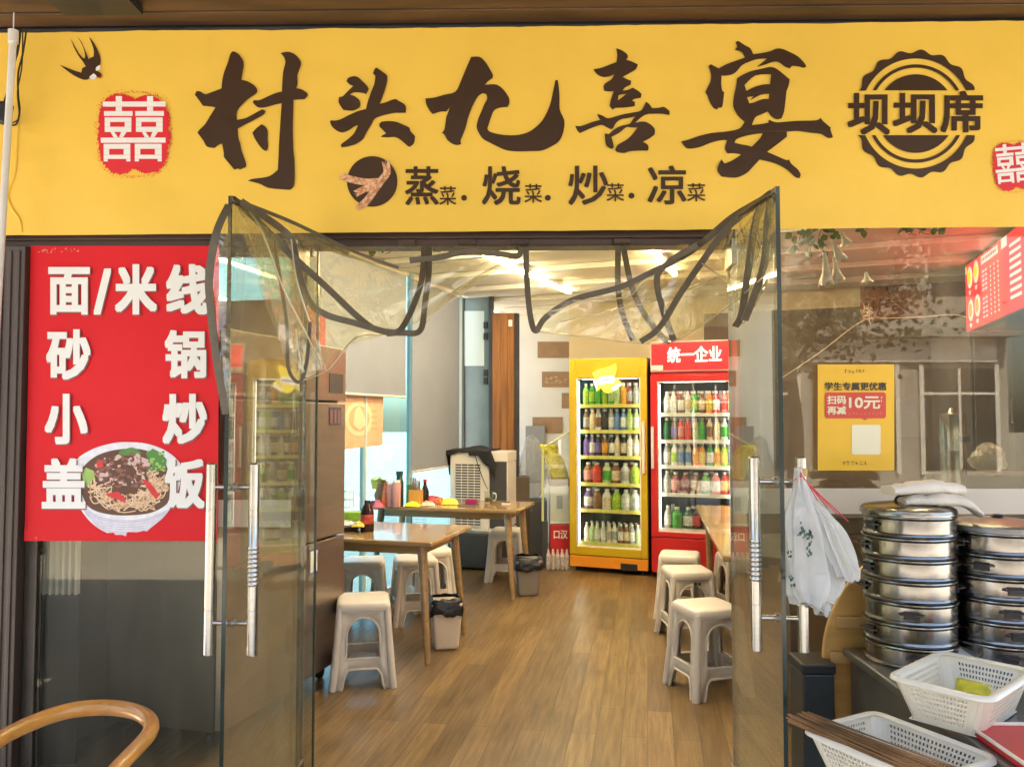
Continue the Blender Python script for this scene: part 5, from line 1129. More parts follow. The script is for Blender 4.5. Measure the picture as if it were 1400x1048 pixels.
p = W(1272, 655, .95); t = thing('red_pot', 'red cooking pot with a dark lid behind the window', 'pot', (p.x, .98, zk+.0006))
mb = MB(); mb.lathe([(0, 0), (.085, 0), (.09, .02), (.09, .075), (.085, .078), (.08, .02), (0, .015)], 24); mb.build('body', mat('pot_red', (.45, .06, .04), .3, var=.4, vscale=20), t, smooth=40)
mb = MB(); mb.lathe([(.0, .08), (.1, .08), (.095, .095), (.05, .115), (.015, .12), (.014, .14), (.02, .145), (0, .148)], 24); mb.build('lid', 'dsteel', t, smooth=40)
for px, Y, w_, h_, lab in ((1350, .8, .30, .16, 'dark steel cooking box on the kitchen counter'),):
    p = W(px, 640, Y); t = thing('steel_box', lab, 'appliance', (p.x, Y, zk+.0006)); mb = MB(); mb.b2((-w_*.6, 0, 0), (w_*1.2, .3, h_)); mb.build('body', 'dark', t, bevel=.008); mb = MB(); mb.b2((.02, -.004, .06), (.07, -.0005, .068)); mb.build('badge', 'steel', t)
p = W(1365, 628, .86); o = MB().grid(bagfn(0, 0, .085, .15, 4.4), 32, 18).build('clear_plastic_bag', 'clear_bag', smooth=70); o.location = (p.x, .95, zk+.162); tag(o, 'crumpled clear plastic bag on the dark steel cooking box', 'bag')
p = W(1105, 660, .8); o = MB().lathe([(0, 0), (.05, 0), (.09, .05), (.1, .055), (.06, .01), (0, .008)], 22).build('metal_bowl', 'dsteel', smooth=45); o.location = (p.x+.02, .82, zk+.0006); tag(o, 'small metal bowl behind the glass beside the bag door', 'bowl')
a = W(1330, 640, 2.0); b = W(1440, 452, 2.0)
kc = thing('added_dark_cabinet', 'tall dark cabinet added for contrast under the red menu lightbox', 'cabinet', ((a.x+b.x)/2, 2.0, 0))  # cabinet made up to give a dark column behind the glass
mb = MB(); mb.b2((a.x, 2.0, .0), (b.x, 2.5, b.z)); mb.build('body', mat('cabinet_dark', (.05, .045, .042), .35, var=.2), kc, world=True, bevel=.008)
for z0, z1 in ((.12, 1.0), (1.03, b.z-.04)): mb = MB(); mb.b2((a.x+.02, 1.985, z0), ((a.x+b.x)/2-.005, 1.999, z1)); dd = mb.build('door', mat('cabinet_door', (.07, .062, .056), .33, var=.2), kc, world=True, bevel=.004); mb = MB(); mb.b2(((a.x+b.x)/2-.04, 1.965, (z0+z1)/2-.08), ((a.x+b.x)/2-.025, 1.984, (z0+z1)/2+.08)); mb.build('handle', 'steel', dd, world=True)
# cards on the back wall
PK = BW0-N*.06; kw = lambda off: (lambda x, y: RP(x, y, PK-N*off, N))
for (x0, y0, x1, y1, lab, m_, wr) in ((1176, 377, 1265, 436, 'reddish card with handwriting on the kitchen back wall', 'orange_card', 1), (1266, 367, 1321, 432, 'plain dark reddish card beside the red menu lightbox', mat('dark_card', (.2, .085, .045), .8, var=.2, vscale=8), 0)):
    mb = MB(); f = kw(.01); mb.poly([f(x0, y0+3), f(x1, y0), f(x1, y1), f(x0, y1+3)]); o = tag(mb.build('wall_card', m_, solid=.006), lab, 'card')
    if wr:
        mb = MB(); g = kw(.016); rnd = random.Random(21)
        for row, n_ in ((388, 8), (412, 5)):
            for k in range(n_):
                for s_ in range(5):
                    x = x0+8+k*9.5+rnd.uniform(-1, 1); y = row+rnd.uniform(-5, 8); hz_ = rnd.random() < .55; L = rnd.uniform(3, 7)
                    e = (L, rnd.uniform(-1, .5)) if hz_ else (rnd.uniform(-2, 2), L*1.2)
                    nn = Vector((-e[1], e[0])).normalized()*.5
                    mb.poly([g(x+nn.x, y+nn.y), g(x+e[0]+nn.x, y+e[1]+nn.y), g(x+e[0]-nn.x, y+e[1]-nn.y), g(x-nn.x, y-nn.y)])
        mb.build('handwriting', mat('marker_ink', (.06, .03, .025), .7), o, world=True)
f = kw(.012); o = tag(MB().poly([f(*p) for p in rect(1224, 545, 1268, 597)]).build('reflected_window_panel', mat('reflection_grey', (.16, .13, .13), .4), solid=.02), 'grey panel shaped like a reflected window on the kitchen back wall', 'panel')  # panel in place of a street window mirrored in the glass
# string of tiny lights
mb = MB(); sp_ = cr([kw(.3)(*p) for p in ((1062, 521), (1120, 482), (1180, 438), (1215, 435), (1262, 433), (1300, 430), (1325, 434))], 8); mb.tube(sp_, .0024, 6)
for k in range(46):
    a = random.uniform(0, 6.28); r = random.uniform(.01, .07); c = kw(.3)(1186+random.uniform(-6, 6), 428+random.uniform(-8, 8)); mb.cyl(c, c+V(r*math.cos(a), 0, r*math.sin(a)), .0014, n=4)
tag(mb.build('string_light', mat('glow_wire', (1, .8, .5), .5, emit=.1, ecol=(1, .72, .4))), 'thin glowing string light looped across the kitchen wall', 'string light')
# red menu lightbox
lp = W(1321, 400, 3.25); ld = V(-math.sin(R(17)), -math.cos(R(17)), 0); ln = V(math.cos(R(17)), -math.sin(R(17)), 0)
lm_ = lambda off: (lambda x, y: RP(x, y, lp-ln*off, ln))
lb = thing('menu_lightbox', 'glowing red menu lightbox hung high on the kitchen wall', 'lightbox', lp)
za, zb2 = lm_(0)(1321, 456).z, lm_(0)(1321, 363).z
def LB(s, z, off=0): return V(lp.x, lp.y, 0)+ld*s-ln*off+V(0, 0, z)
mb = MB(); mb.hull8([LB(0, za), LB(2.4, za), LB(2.4, za, -.06), LB(0, za, -.06)], [LB(0, zb2), LB(2.4, zb2), LB(2.4, zb2, -.06), LB(0, zb2, -.06)]); mb.build('box', 'dark', lb, world=True)
mb = MB(); mb.add([LB(.01, za+.01, .004), LB(2.39, za+.01, .004), LB(2.39, zb2-.01, .004), LB(.01, zb2-.01, .004)], [(0, 1, 2, 3)]); mb.build('face', 'lightbox_red', lb, world=True)
mb = MB(); rnd = random.Random(31); H_ = zb2-za
def lbp(pts, m, off): mb.poly([LB(s, za+H_*t, off) for s, t in pts], m)
lbp([(.02, .86), (.09, .86), (.05, .98), (.02, .98)], 1, .007)
for (s, t) in ((.16, .78), (.36, .80), (.17, .30), (.38, .32)):
    lbp([(s+.085*math.cos(a*.2618), t+.16*math.sin(a*.2618)) for a in range(24)], 0, .007); lbp([(s+.055*math.cos(a*.2618), t+.10*math.sin(a*.2618)) for a in range(24)], 1 if t > .5 else 3, .010); lbp([(s-.04, t-.19), (s+.04, t-.19), (s+.02, t-.25), (s-.02, t-.25)], 0, .009)
lbp([(.52, .84), (.98, .84), (.98, .95), (.52, .95)], 0, .007)
for k in range(9): lbp([(.55+.045*k, .875), (.575+.045*k, .875), (.575+.045*k, .915), (.55+.045*k, .915)], 4, .010)
for c, s in enumerate((.54, .62, .76, .86, .96)):
    for k in range(11):
        t = .74-.062*k
        if c < 2 and k in (5,): continue
        wd_ = .06 if c < 2 else .025; lbp([(s, t-.02), (s+wd_, t-.02), (s+wd_, t+.012), (s, t+.012)], 2 if c < 2 else 0, .007)
for k in range(8): lbp([(1.25, .8-.09*k), (1.5, .8-.09*k), (1.5, .84-.09*k), (1.25, .84-.09*k)], 0, .007)
lbp([(1.06, .85), (1.2, .85), (1.2, .98), (1.06, .98)], 0, .007)
mb.build('menu_print', ['sign_white', 'sign_yellow', 'sign_lilac', mat('lit_food', (.8, .4, .1), .5, emit=.12, ecol=(.9, .45, .12)), mat('menu_purple', (.25, .05, .2), .5)], lb, world=True)

# artificial vine and flowers inside the glass
def vine(cx, y0, Y, lab, nl, flowers, seed, wid=50, drop=45):
    t = thing('artificial_vine', lab, 'plant', W(cx, y0, Y)); rnd = random.Random(seed); mb = MB()
    stems = MB()
    for s_ in range(5):
        x = cx+rnd.uniform(-wid*.6, wid*.6); P = cr([W(x, y0-12, Y), W(x+rnd.uniform(-8, 8), y0+drop*.3, Y+rnd.uniform(-.03, .03)), W(x+rnd.uniform(-14, 14), y0+drop*rnd.uniform(.4, .8), Y)], 5); stems.tube(P, .0018, 5)
    for k in range(nl):
        x = cx+rnd.uniform(-wid, wid); y = y0-8+drop*abs(rnd.gauss(0, .34)); c = W(x, y, Y+rnd.uniform(-.05, .05)); L = rnd.uniform(.025, .05)
        d = V(rnd.uniform(-1, 1), rnd.uniform(-.6, .6), rnd.uniform(-1.2, .3)).normalized(); s = d.cross(V(rnd.uniform(-.4, .4), -1, rnd.uniform(-.4, .4))).normalized()
        mb.add([c, c+d*L*.35+s*L*.35, c+d*L*.75+s*L*.22, c+d*L, c+d*L*.75-s*L*.22, c+d*L*.35-s*L*.35], [(0, 1, 2, 3), (0, 3, 4, 5)])
    mb.build('leaves', 'leaf', t, world=True); stems.build('stem', 'leaf', t, world=True)
    for (x, y, x2, y2, r) in flowers:
        mb = MB(); a = W(x, y, Y-.01); b = W(x2, y2, Y-.02); d = (b-a); e = d.cross(V(0, 1, 0)).normalized(); q = V(0, 1, 0)
        n = 18; vs_ = []
        for j in range(7):
            tt = j/6; rr_ = r*(.25+.75*tt**2.2)
            for i in range(n): an = 2*math.pi*i/n; fl = 1+(.22*math.cos(5*an) if j > 4 else 0); vs_.append(a+d*tt*(1+(.08*math.cos(5*an) if j == 6 else 0))+(e*math.cos(an)+q*math.sin(an))*rr_*fl)
        mb.add(vs_, [(j*n+i, j*n+(i+1) % n, (j+1)*n+(i+1) % n, (j+1)*n+i) for j in range(6) for i in range(n)]); mb.build('flower', 'petal', t, world=True, smooth=60)
vine(1118, 316, .12, 'artificial vine with pale trumpet flowers hanging inside the window', 34, [(1127, 345, 1131, 389, .034), (1137, 328, 1150, 356, .03), (1140, 352, 1146, 384, .03), (1150, 318, 1158, 334, .026), (1184, 372, 1186, 386, .026)], 3, 36, 55)
vine(1230, 313, .12, 'sparse row of vine leaf tips under the banner above the wall cards', 26, [], 5, 70, 12)
vine(560, 338, .2, 'green artificial vine seen through the clear curtain under the beam', 60, [], 6, 110, 14)

# ------------------------------------------------------------------ yellow flyer
fl = lambda off: (lambda x, y: W(1090+x/6.547, 490+y/6.547, -.004-off))
fy = thing('promo_flyer', 'yellow discount flyer with a red panel on the window glass', 'flyer', fl(0)(525, 1000))
mb = MB(); mb.grid(lambda u, v: fl(.0+.001*math.sin(u*3))(184+(868-184)*u, 52+(1000-52)*v), 6, 8); mb.build('sheet', 'flyer', fy, world=True, solid=.001)
mb = MB()
def rrect(x0, y0, x1, y1, r, n=5):
    o = []
    for cx, cy_, a0 in ((x1-r, y1-r, 0), (x0+r, y1-r, 90), (x0+r, y0+r, 180), (x1-r, y0+r, 270)):
        for i in range(n+1): a = R(a0+90*i/n); o.append((cx+r*math.cos(a), cy_+r*math.sin(a)))
    return o
put_fill(mb, [rrect(246, 302, 794, 535, 25)], fl(.003), 1); mb.poly([fl(.003)(*p) for p in ((575, 536), (635, 536), (605, 552))], 1)
put_text(mb, '学生专属更优惠', (245, 212, 798, 285), fl(.004), .03, 0)
put_text(mb, '扫码', (268, 330, 437, 408), fl(.005), .03, 2); put_text(mb, '再减', (268, 425, 437, 500), fl(.005), .03, 2); put_text(mb, '10元', (462, 338, 742, 450), fl(.005), .03, 2)
put_fill(mb, [rrect(488, 592, 746, 858, 18)], fl(.003), 2)
rnd = random.Random(14)
def scribble(x0, y0, x1, y1, n, m):
    w_ = (x1-x0)/n
    for k in range(n):
        for s_ in range(4):
            x = x0+w_*k+rnd.uniform(.05, .3)*w_; y = y0+(y1-y0)*rnd.uniform(0, 1); L = w_*rnd.uniform(.3, .6); hz_ = rnd.random() < .6; t_ = (y1-y0)*.1
            mb.poly([fl(.0045)(*p) for p in (rect(x, y-t_/2, x+L, y+t_/2) if hz_ else rect(x, max(y0, y-L/2), x+t_*1.2, min(y1, y+L/2)))], m)
scribble(425, 95, 615, 132, 6, 0); scribble(405, 915, 635, 952, 6, 0); scribble(460, 480, 770, 502, 9, 3); scribble(745, 335, 772, 390, 1, 2)
mb.build('print', [mat('flyer_black', (.05, .03, .01), .5), mat('flyer_red', (.66, .06, .03), .45), mat('flyer_cream', (.85, .78, .55), .5), mat('flyer_pink', (.75, .25, .15), .5)], fy, world=True)

# ------------------------------------------------------------------ bags on the door handle
HB = wmat(doorR)@V(wR-.055, -.068, 0)      # axis of the outer handle bar
if HB.x < (wmat(doorR)@V(wR-.055, .068, 0)).x: HB = wmat(doorR)@V(wR-.055, .068, 0)
def hang(ptop, pts, depth, seed, name, lab, m, pleat=0):
    """bag from a knot; pts = list of (py, px_left, px_right)"""
    mb = MB(); nn = 44; Yc = HB.y-.035; prev = cr([(l, r, y) for y, l, r in pts], 5)
    vs_ = []
    for k, q in enumerate(prev):
        l, r, y = q; v = k/(len(prev)-1); a = W(l, y, Yc); b = W(r, y, Yc); c = (a+b)/2; hw = (b-a).length/2
        for i in range(nn):
            an = 2*math.pi*i/nn; fold = 1+.17*math.sin(an*(6+pleat)+seed+v*2.5)*(1-.25*v)+.10*math.sin(an*11+seed*3-v*4)+.2*nz(math.cos(an)*2.2, math.sin(an)*2.2+seed, v*3.5)
            vs_.append(c+V(hw*math.cos(an)*fold, -.02*v+depth*(.25+.75*v)*math.sin(an)*fold, .012*nz(math.cos(an)*3, seed, v*5)*(1 if v > .3 else 0)+(-.015*abs(math.cos(an*2)) if v > .95 else 0)))
    K = len(prev)
    fs = [(k*nn+i, k*nn+(i+1) % nn, (k+1)*nn+(i+1) % nn, (k+1)*nn+i) for k in range(K-1) for i in range(nn)]+[[ (K-1)*nn+i for i in range(nn)]]
    mb.add(vs_, fs); o = mb.build(name, m, smooth=70); return tag(o, lab, 'bag')
o = hang(0, [(640, 1087, 1095), (660, 1085, 1100), (682, 1080, 1111), (712, 1074, 1124), (750, 1073, 1136), (785, 1073, 1142), (806, 1076, 1138), (815, 1082, 1128)], .055, 1.3, 'white_plastic_bag', 'full white carrier bag tied to the door handle', 'bag')
mb = MB(); rnd = random.Random(17)
for (x, y, n_) in ((1094, 722, 3), (1103, 733, 5), (1105, 750, 4), (1078, 755, 2), (1082, 790, 3)):
    for k in range(n_*3): xx, yy = x+rnd.gauss(0, 2.5), y+rnd.uniform(-9, 9); c = W(xx, yy, HB.y-.106); q_ = rnd.uniform(.3, .7); mb.add([c, c+V(.010, 0, .006)*q_, c+V(.013, 0, -.006)*q_, c+V(.004, 0, -.014)*q_], [(0, 1, 2, 3)])
mb.build('lettering', mat('bag_print', (.06, .1, .08), .5), o, world=True)
hang(0, [(668, 1092, 1100), (690, 1104, 1120), (712, 1112, 1140), (745, 1118, 1158), (772, 1128, 1170), (782, 1134, 1171)], .045, 4.2, 'white_plastic_bag', 'pleated bunch of flat white bags fanned out beside the full bag', 'bag', 6)
hang(0, [(770, 1104, 1134), (800, 1102, 1137), (822, 1105, 1134), (830, 1112, 1128)], .04, 7.7, 'white_plastic_bag', 'small white bag bulging out under the full carrier bag', 'bag')
mb = MB(); c = W(1092, 656, HB.y-.03)
for k in range(4): mb.tube(cr([c+V(-.02+.01*k, -.012, .0), c+V(.0, -.022, .012+.004*k), c+V(.02, -.01, -.004), c+V(.05+.03*k, -.01, -.06-.02*k)], 6), .0018, 5)
tag(mb.build('red_string', mat('red_thread', (.55, .04, .05), .6)), 'red string tying the white bags to the door handle', 'string')
mb = MB(); zz = zat(1089, 645, HB); mb.lathe([(.0172, zz-.012), (.0185, zz-.012), (.0185, zz+.012), (.0172, zz+.012)], 18); o = mb.build('tape_band', mat('ochre_tape', (.45, .27, .06), .5)); o.location = (HB.x, HB.y, 0); tag(o, 'ochre tape wrapped round the outer door handle', 'tape')

# ------------------------------------------------------------------ steel cart, steamers, baskets
ZC = .60
cart = thing('steel_cart', 'grey steel cart carrying the steamer stacks and baskets', 'cart', (1.6, -.85, ZG))
cx0, cx1, cy0, cy1 = 1.19, 2.1, -1.62, -.16
mb = MB(); mb.b2((cx0, cy0, ZC-.03), (cx1, cy1, ZC)); mb.build('top', 'dsteel', cart, world=True, bevel=.005)
mb = MB(); mb.b2((cx0+.02, cy0+.02, ZC-.34), (cx0+.035, cy1-.02, ZC-.031)); mb.b2((cx0+.036, cy0+.02, ZC-.34), (cx1-.02, cy0+.035, ZC-.031)); mb.b2((cx0+.036, cy1-.035, ZC-.34), (cx1-.02, cy1-.02, ZC-.031)); mb.build('skirt', 'dsteel', cart, world=True)
for x in (cx0+.04, cx1-.04):
    for y in (cy0+.04, cy1-.04): mb = MB(); mb.cyl((x, y, ZG), (x, y, ZC-.341), .02, n=12); mb.build('leg', 'dsteel', cart, world=True)
mb = MB(); mb.b2((cx0+.02, cy0+.02, ZG+.2), (cx1-.02, cy1-.02, ZG+.22)); mb.build('shelf', 'dsteel', cart, world=True)
def steamer_proto(r, h):
    t = thing('steamer_tier', 'x', 'steamer')
    mb = MB(); mb.lathe([(r-.012, .0), (r-.004, .002), (r-.002, .008), (r-.004, .013), (r-.006, .016), (r-.005, h*.5), (r-.006, h-.012), (r-.002, h-.008), (r, h-.004), (r-.001, h), (r-.008, h+.001), (r-.010, h-.008), (r-.010, .006), (r-.012, 0)], 48); mb.build('ring', 'pot', t, smooth=35)
    mb = MB(); mb.lathe([(0, .004), (r-.0125, .004)], 40); mb.build('perforated_floor', 'dsteel', t)
    for sd in (-1, 1):
        hd_ = mb2 = MB(); a = R(13)
        P = [V(sd*(r-.004)*math.cos(-a), (r)*math.sin(-a), h*.55), V(sd*(r+.014), -.03, h*.58), V(sd*(r+.018), 0, h*.6), V(sd*(r+.014), .03, h*.58), V(sd*(r-.004)*math.cos(a), r*math.sin(a), h*.55)]
        mb2.ribbon(cr(P, 5), .012, .004, face=(0, 0, 1)); mb2.build('handle', mat('handle_dark', (.045, .03, .022), .5), t, smooth=50)
        mb2 = MB(); mb2.box((sd*(r-.001), 0, h*.5), (.003, .05, .028)); mb2.build('bracket', 'dark', t)
    return t
def lid(name, lab, r, loc, knob=True):
    t = thing(name, lab, 'lid', loc)
    mb = MB(); mb.lathe([(r-.006, .001), (r+.003, .0), (r+.004, .010), (r+.001, .018), (r-.01, .026), (r-.03, .030), (.05, .040), (0, .041)], 48); mb.build('dome', 'pot' if knob else 'dsteel', t, smooth=30)
    mb = MB()
    if knob: mb.tube(cr([(-.045, 0, .039), (-.03, 0, .058), (.03, 0, .058), (.045, 0, .039)], 5), .005, 8)
    else: mb.lathe([(0, .0415), (.018, .0415), (.02, .045), (.016, .052), (0, .053)], 16)
    mb.build('handle', 'black', t, smooth=50)
    return t
def stack(pxc, pybot, dcen, n, r, top_py, word, step_labels, seed, rzs):
    p = G(pxc, pybot, ZC); cen = V(p.x, p.y+r*.98, ZC)
    zt2 = RP(pxc, top_py, V(0, cen.y, 0), V(0, 1, 0)).z; h = (zt2-.028-ZC)/n
    return cen, h
nL = 7
cen, hL = stack(1245, 919, 0, nL, .156, 690, '', None, 1, None)
cen.x = W(1243, 800, cen.y).x
rS = (W(1300, 740, cen.y).x-W(1180, 740, cen.y).x)/2
pr = steamer_proto(rS, hL-.0015); labs = ['lowest', 'second lowest', 'third from the bottom', 'middle', 'third from the top', 'second from the top', 'uppermost']
rots = [75, 8, 66, -8, 5, -4, 12]
for k in range(nL):
    loc = (cen.x+random.uniform(-.003, .003), cen.y+random.uniform(-.003, .003), ZC+.0008+k*hL); lab = '%s steel steamer ring in the tall seven ring stack' % labs[k]
    if k == 0: pr.location = loc; pr.rotation_euler = (0, 0, R(rots[0])); pr['label'] = lab; pr['group'] = 'steel steamer rings'
    else: dup(pr, loc, R(rots[k]), lab)
lid('steamer_cover', 'steel lid under the folded white towel', rS, (cen.x, cen.y, ZC+.001+nL*hL))
# right stack
cen2 = V(W(1366, 800, cen.y+.015).x, cen.y+.015, ZC); rS2 = rS*1.02
zt2 = RP(1366, 712, V(0, cen2.y, 0), V(0, 1, 0)).z; n2 = 6; h2 = (zt2-.028-ZC)/n2
pr2 = steamer_proto(rS2, h2-.0015); rots2 = [70, 80, 74, 78, 40, 10]
for k in range(n2):
    loc = (cen2.x+random.uniform(-.003, .003), cen2.y+random.uniform(-.003, .003), ZC+.0008+k*h2); lab = '%s steel steamer ring in the shorter stack without towel' % ['lowest', 'second lowest', 'third from the bottom', 'third from the top', 'second from the top', 'uppermost'][k]
    if k == 0: pr2.location = loc; pr2.rotation_euler = (0, 0, R(rots2[0])); pr2['label'] = lab; pr2['group'] = 'steel steamer rings'
    else: dup(pr2, loc, R(rots2[k]), lab)
lid('steamer_cover', 'bare steel lid with a small black knob on the shorter steamer stack', rS2, (cen2.x, cen2.y, ZC+.001+n2*h2), False)
# towel: two folded rolls
def towel():
    mb = MB(); zb_ = ZC+.001+nL*hL+.036
    ce = V(cen.x+.02, cen.y-.03, zb_)
    def pad(L, D, T, off, rz, seed):
        q = Matrix.Rotation(rz, 3, 'Z')
        n = 20; m_ = 46; vs_ = []
        for j in range(m_+1):
            u = j/m_; w_ = D*(.5+.08*nz(u*4, seed, 0)); tt = T*(1+.35*nz(u*5, seed, 3))*(.6+.4*math.sin(math.pi*min(1, max(0, u*1.0))) if True else 1)
            droop = -max(0, u-.7)**2*.6*off[3]
            for i in range(n):
                an = 2*math.pi*i/n; c_, s_ = math.cos(an), math.sin(an); k = (abs(c_)**3+abs(s_)**3)**(-1/3)
                vs_.append(ce+V(*off[:3])+q@V((u-.5)*L, w_*c_*k*.5, tt*(.5+.5*s_*k)+droop+.004*nz(u*14, an*2, seed)))
        o = len(mb.v); mb.add(vs_, [(j*n+i, j*n+(i+1) % n, (j+1)*n+(i+1) % n, (j+1)*n+i) for j in range(m_) for i in range(n)]+[list(range(n-1, -1, -1)), [m_*n+i for i in range(n)]])
    pad(.25, .20, .042, (.065, -.03, -.004, .7), R(-8), 2.1); pad(.28, .16, .05, (.025, .0, .034, .1), R(9), 5.4)
    o = mb.build('folded_towel', 'cloth_white', smooth=60); tag(o, 'folded white towel lying on the tall steamer stack', 'towel')
towel()
# lattice basket
def basket(lab, PL, PF, PB, zr_, hgt):
    """PL, PF: rim corners of the near side; PB: far corner beyond PL"""
    ex = (PF-PL); ey = (PB-PL); A_, B_ = ex.length, ey.length; ex.normalize(); ey = V(-ex.y, ex.x, 0)
    cen_ = PL+ex*A_/2+ey*B_/2; rz = math.atan2(ex.y, ex.x)
    t = thing('plastic_basket', lab, 'basket', (cen_.x, cen_.y, zr_-hgt), rz, 'white lattice baskets')
    def loop(a, b, r, z, nx, ny, nc=4):
        out = []
        segs = [((a-r, -b), (-(a-r), -b)), ]
        P = []
        for cx_, cy_, a0, s0, s1, n in ((a-r, b-r, 0, (a-r, b), (-(a-r), b), nx), (-(a-r), b-r, 90, (-a, b-r), (-a, -(b-r)), ny), (-(a-r), -(b-r), 180, (-(a-r), -b), (a-r, -b), nx), (a-r, -(b-r), 270, (a, -(b-r)), (a, b-r), ny)):
            for i in range(nc): an = R(a0+90*i/nc); P.append((cx_+r*math.cos(an), cy_+r*math.sin(an), 0))
            for i in range(n): u = i/n; P.append((s0[0]+(s1[0]-s0[0])*u, s0[1]+(s1[1]-s0[1])*u, 1))
        return [(V(x, y, z), f) for x, y, f in P]
    nx = int(A_/.0155); ny = int(B_/.0155); nz_ = 8
    lv = []
    for j in range(nz_+1):
        v = j/nz_; ins = .036*(1-v); lv.append(loop(A_/2-.012-ins, B_/2-.012-ins, .035, .004+(hgt-.008)*v, nx, ny))
    mb = MB(); n = len(lv[0])
    for j in range(nz_):
        for i in range(n):
            a, fa = lv[j][i]; b, _ = lv[j][(i+1) % n]; d, _ = lv[j+1][i]; c, _ = lv[j+1][(i+1) % n]
            if fa and 0 < j < nz_-1 and lv[j][(i+1) % n][1] and lv[j][i-1][1]:
                m_ = (a+b+c+d)/4; q = [m_+(p-m_)*.56 for p in (a, b, c, d)]
                mb.add([a, b, c, d]+q, [(0, 1, 5, 4), (1, 2, 6, 5), (2, 3, 7, 6), (3, 0, 4, 7)])
            else: mb.add([a, b, c, d], [(0, 1, 2, 3)])
    mb.build('lattice_wall', 'basket', t, solid=.0028)
    mb = MB(); a, b = A_/2-.048, B_/2-.048; gx, gy = int(a*2/.02), int(b*2/.02)
    for i in range(gx):
        for j in range(gy):
            x0, x1, y0, y1 = -a+2*a*i/gx, -a+2*a*(i+1)/gx, -b+2*b*j/gy, -b+2*b*(j+1)/gy; m_ = V((x0+x1)/2, (y0+y1)/2, .004); p = [V(x0, y0, .004), V(x1, y0, .004), V(x1, y1, .004), V(x0, y1, .004)]; q = [m_+(k_-m_)*.55 for k_ in p]
            mb.add(p+q, [(0, 1, 5, 4), (1, 2, 6, 5), (2, 3, 7, 6), (3, 0, 4, 7)])
    mb.build('lattice_floor', 'basket', t, solid=.0028)
    mb = MB(); prof = [(-.014, -.004), (-.006, .001), (.002, .002), (.010, -.002), (.012, -.010), (.008, -.010), (.005, -.005), (-.004, -.005)]
    base = loop(A_/2-.012, B_/2-.012, .035, hgt, nx, ny, 6); vs_ = []
    L_ = [p for p, _ in base]; n = len(L_)
    for i, p in enumerate(L_):
        tg = (L_[(i+1) % n]-L_[i-1]).normalized(); nr = V(tg.y, -tg.x, 0)
        if nr.dot(p) < 0: nr = -nr
        vs_ += [p+nr*x+V(0, 0, z) for x, z in prof]
    k = len(prof); mb.add(vs_, [(i*k+j, i*k+(j+1) % k, ((i+1) % n)*k+(j+1) % k, ((i+1) % n)*k+j) for i in range(n) for j in range(k)]); mb.build('rim', 'basket', t, smooth=50)
    return t, cen_, rz, A_, B_
bk1, c1_, rz1, A1, B1 = basket('empty white lattice basket in front of the steamer stacks', G(1208, 922, .725), G(1356, 958, .725), G(1279, 886, .725), .725, .124)
# lower basket: near side runs from its left rim corner out of the frame
PLb = G(1090, 994, .60); PBb = G(1184, 964, .60); PRb = G(1360, 1030, .60)
e1 = (PBb-PLb); e2 = PRb-PBb
bk2, c2_, rz2, A2, B2 = basket('white lattice basket holding a bundle of bamboo skewers', PLb, PLb+e2, PBb, .60, .115)
p = bk1.location; o = MB().grid(lambda u, v: V((u-.5)*.10, (v-.5)*.07, .03*math.sin(math.pi*u)*math.sin(math.pi*v)+.004), 8, 8).build('yellow_sachet', mat('sachet_yellow', (.85, .75, .05), .4, var=.2, vscale=20), smooth=60, solid=.004); o.location = (p.x+.10, p.y+.12, ZC+.025); o.rotation_euler = (R(62), 0, R(-40)); tag(o, 'bright yellow sachet behind the lattice of the upper basket', 'sachet')
o = MB().b2((-.05, -.035, 0), (.05, .035, .001)).build('paper_slip', 'paper'); o.location = (G(1330, 898, ZC+.02).x, G(1330, 898, ZC+.02).y, ZC+.03); o.rotation_euler = (R(14), R(10), R(-30)); tag(o, 'white paper slip beside the shorter steamer stack', 'paper')
# skewers
rnd = random.Random(12); me = None
a_ = PLb+V(-.02, .01, .012); b_ = PLb+(PRb-PBb)*1.0+V(.02, .06, -.03)
for k in range(60):
    if me is None:
        mb = MB(); mb.cyl((0, 0, 0), (.40, 0, 0), .0021, n=6); o = mb.build('bamboo_skewer', 'bamboo'); me = o.data
    else: o = bpy.data.objects.new('bamboo_skewer', me); COL.objects.link(o)
    s_ = k % 12; l_ = k//12
    off = V(rnd.uniform(-.015, .015), 0, 0)
    pa_ = a_+(PBb-PLb).normalized()*(.010+.0052*s_+rnd.uniform(-.002, .002))+V(rnd.uniform(-.02, .02), rnd.uniform(-.01, .01), .0045*l_-.004); pb_ = b_+(PBb-PLb).normalized()*(.01+.011*s_+rnd.uniform(-.012, .012))+V(0, 0, .004*l_)
    d = pb_-pa_; o.location = pa_; o.rotation_euler = d.to_track_quat('X', 'Z').to_euler()
    tag(o, 'thin brown bamboo skewer in the bundle across the white basket', 'skewer', 'bamboo skewers in the basket')
# stand under the lower basket, red tray
st = thing('low_stand', 'low dark stand under the skewer basket', 'stand', (bk2.location.x, bk2.location.y, ZG), rz2)
mb = MB(); zz = .485-ZG-.001; mb.b2((-A2/2+.06, -B2/2+.06, zz-.02), (A2/2-.06, B2/2-.06, zz)); mb.build('top', 'dark', st)
for sx in (-1, 1):
    for sy in (-1, 1): mb = MB(); mb.cyl((sx*(A2/2-.08), sy*(B2/2-.08), 0), (sx*(A2/2-.08), sy*(B2/2-.08), zz-.021), .012, n=10); mb.build('leg', 'dark', st)
rt = thing('red_tray', 'red plastic tray with a pale rim at the cart corner', 'tray', (1.55, -1.4, ZC+.001))
a = G(1322, 990, ZC+.02)
rx0, ry1 = a.x, a.y
mb = MB(); mb.b2((rx0, ry1-.35, ZC+.001), (rx0+.5, ry1, ZC+.02)); mb.build('tray_base', 'redplastic', rt, world=True, bevel=.004)
mb = MB()
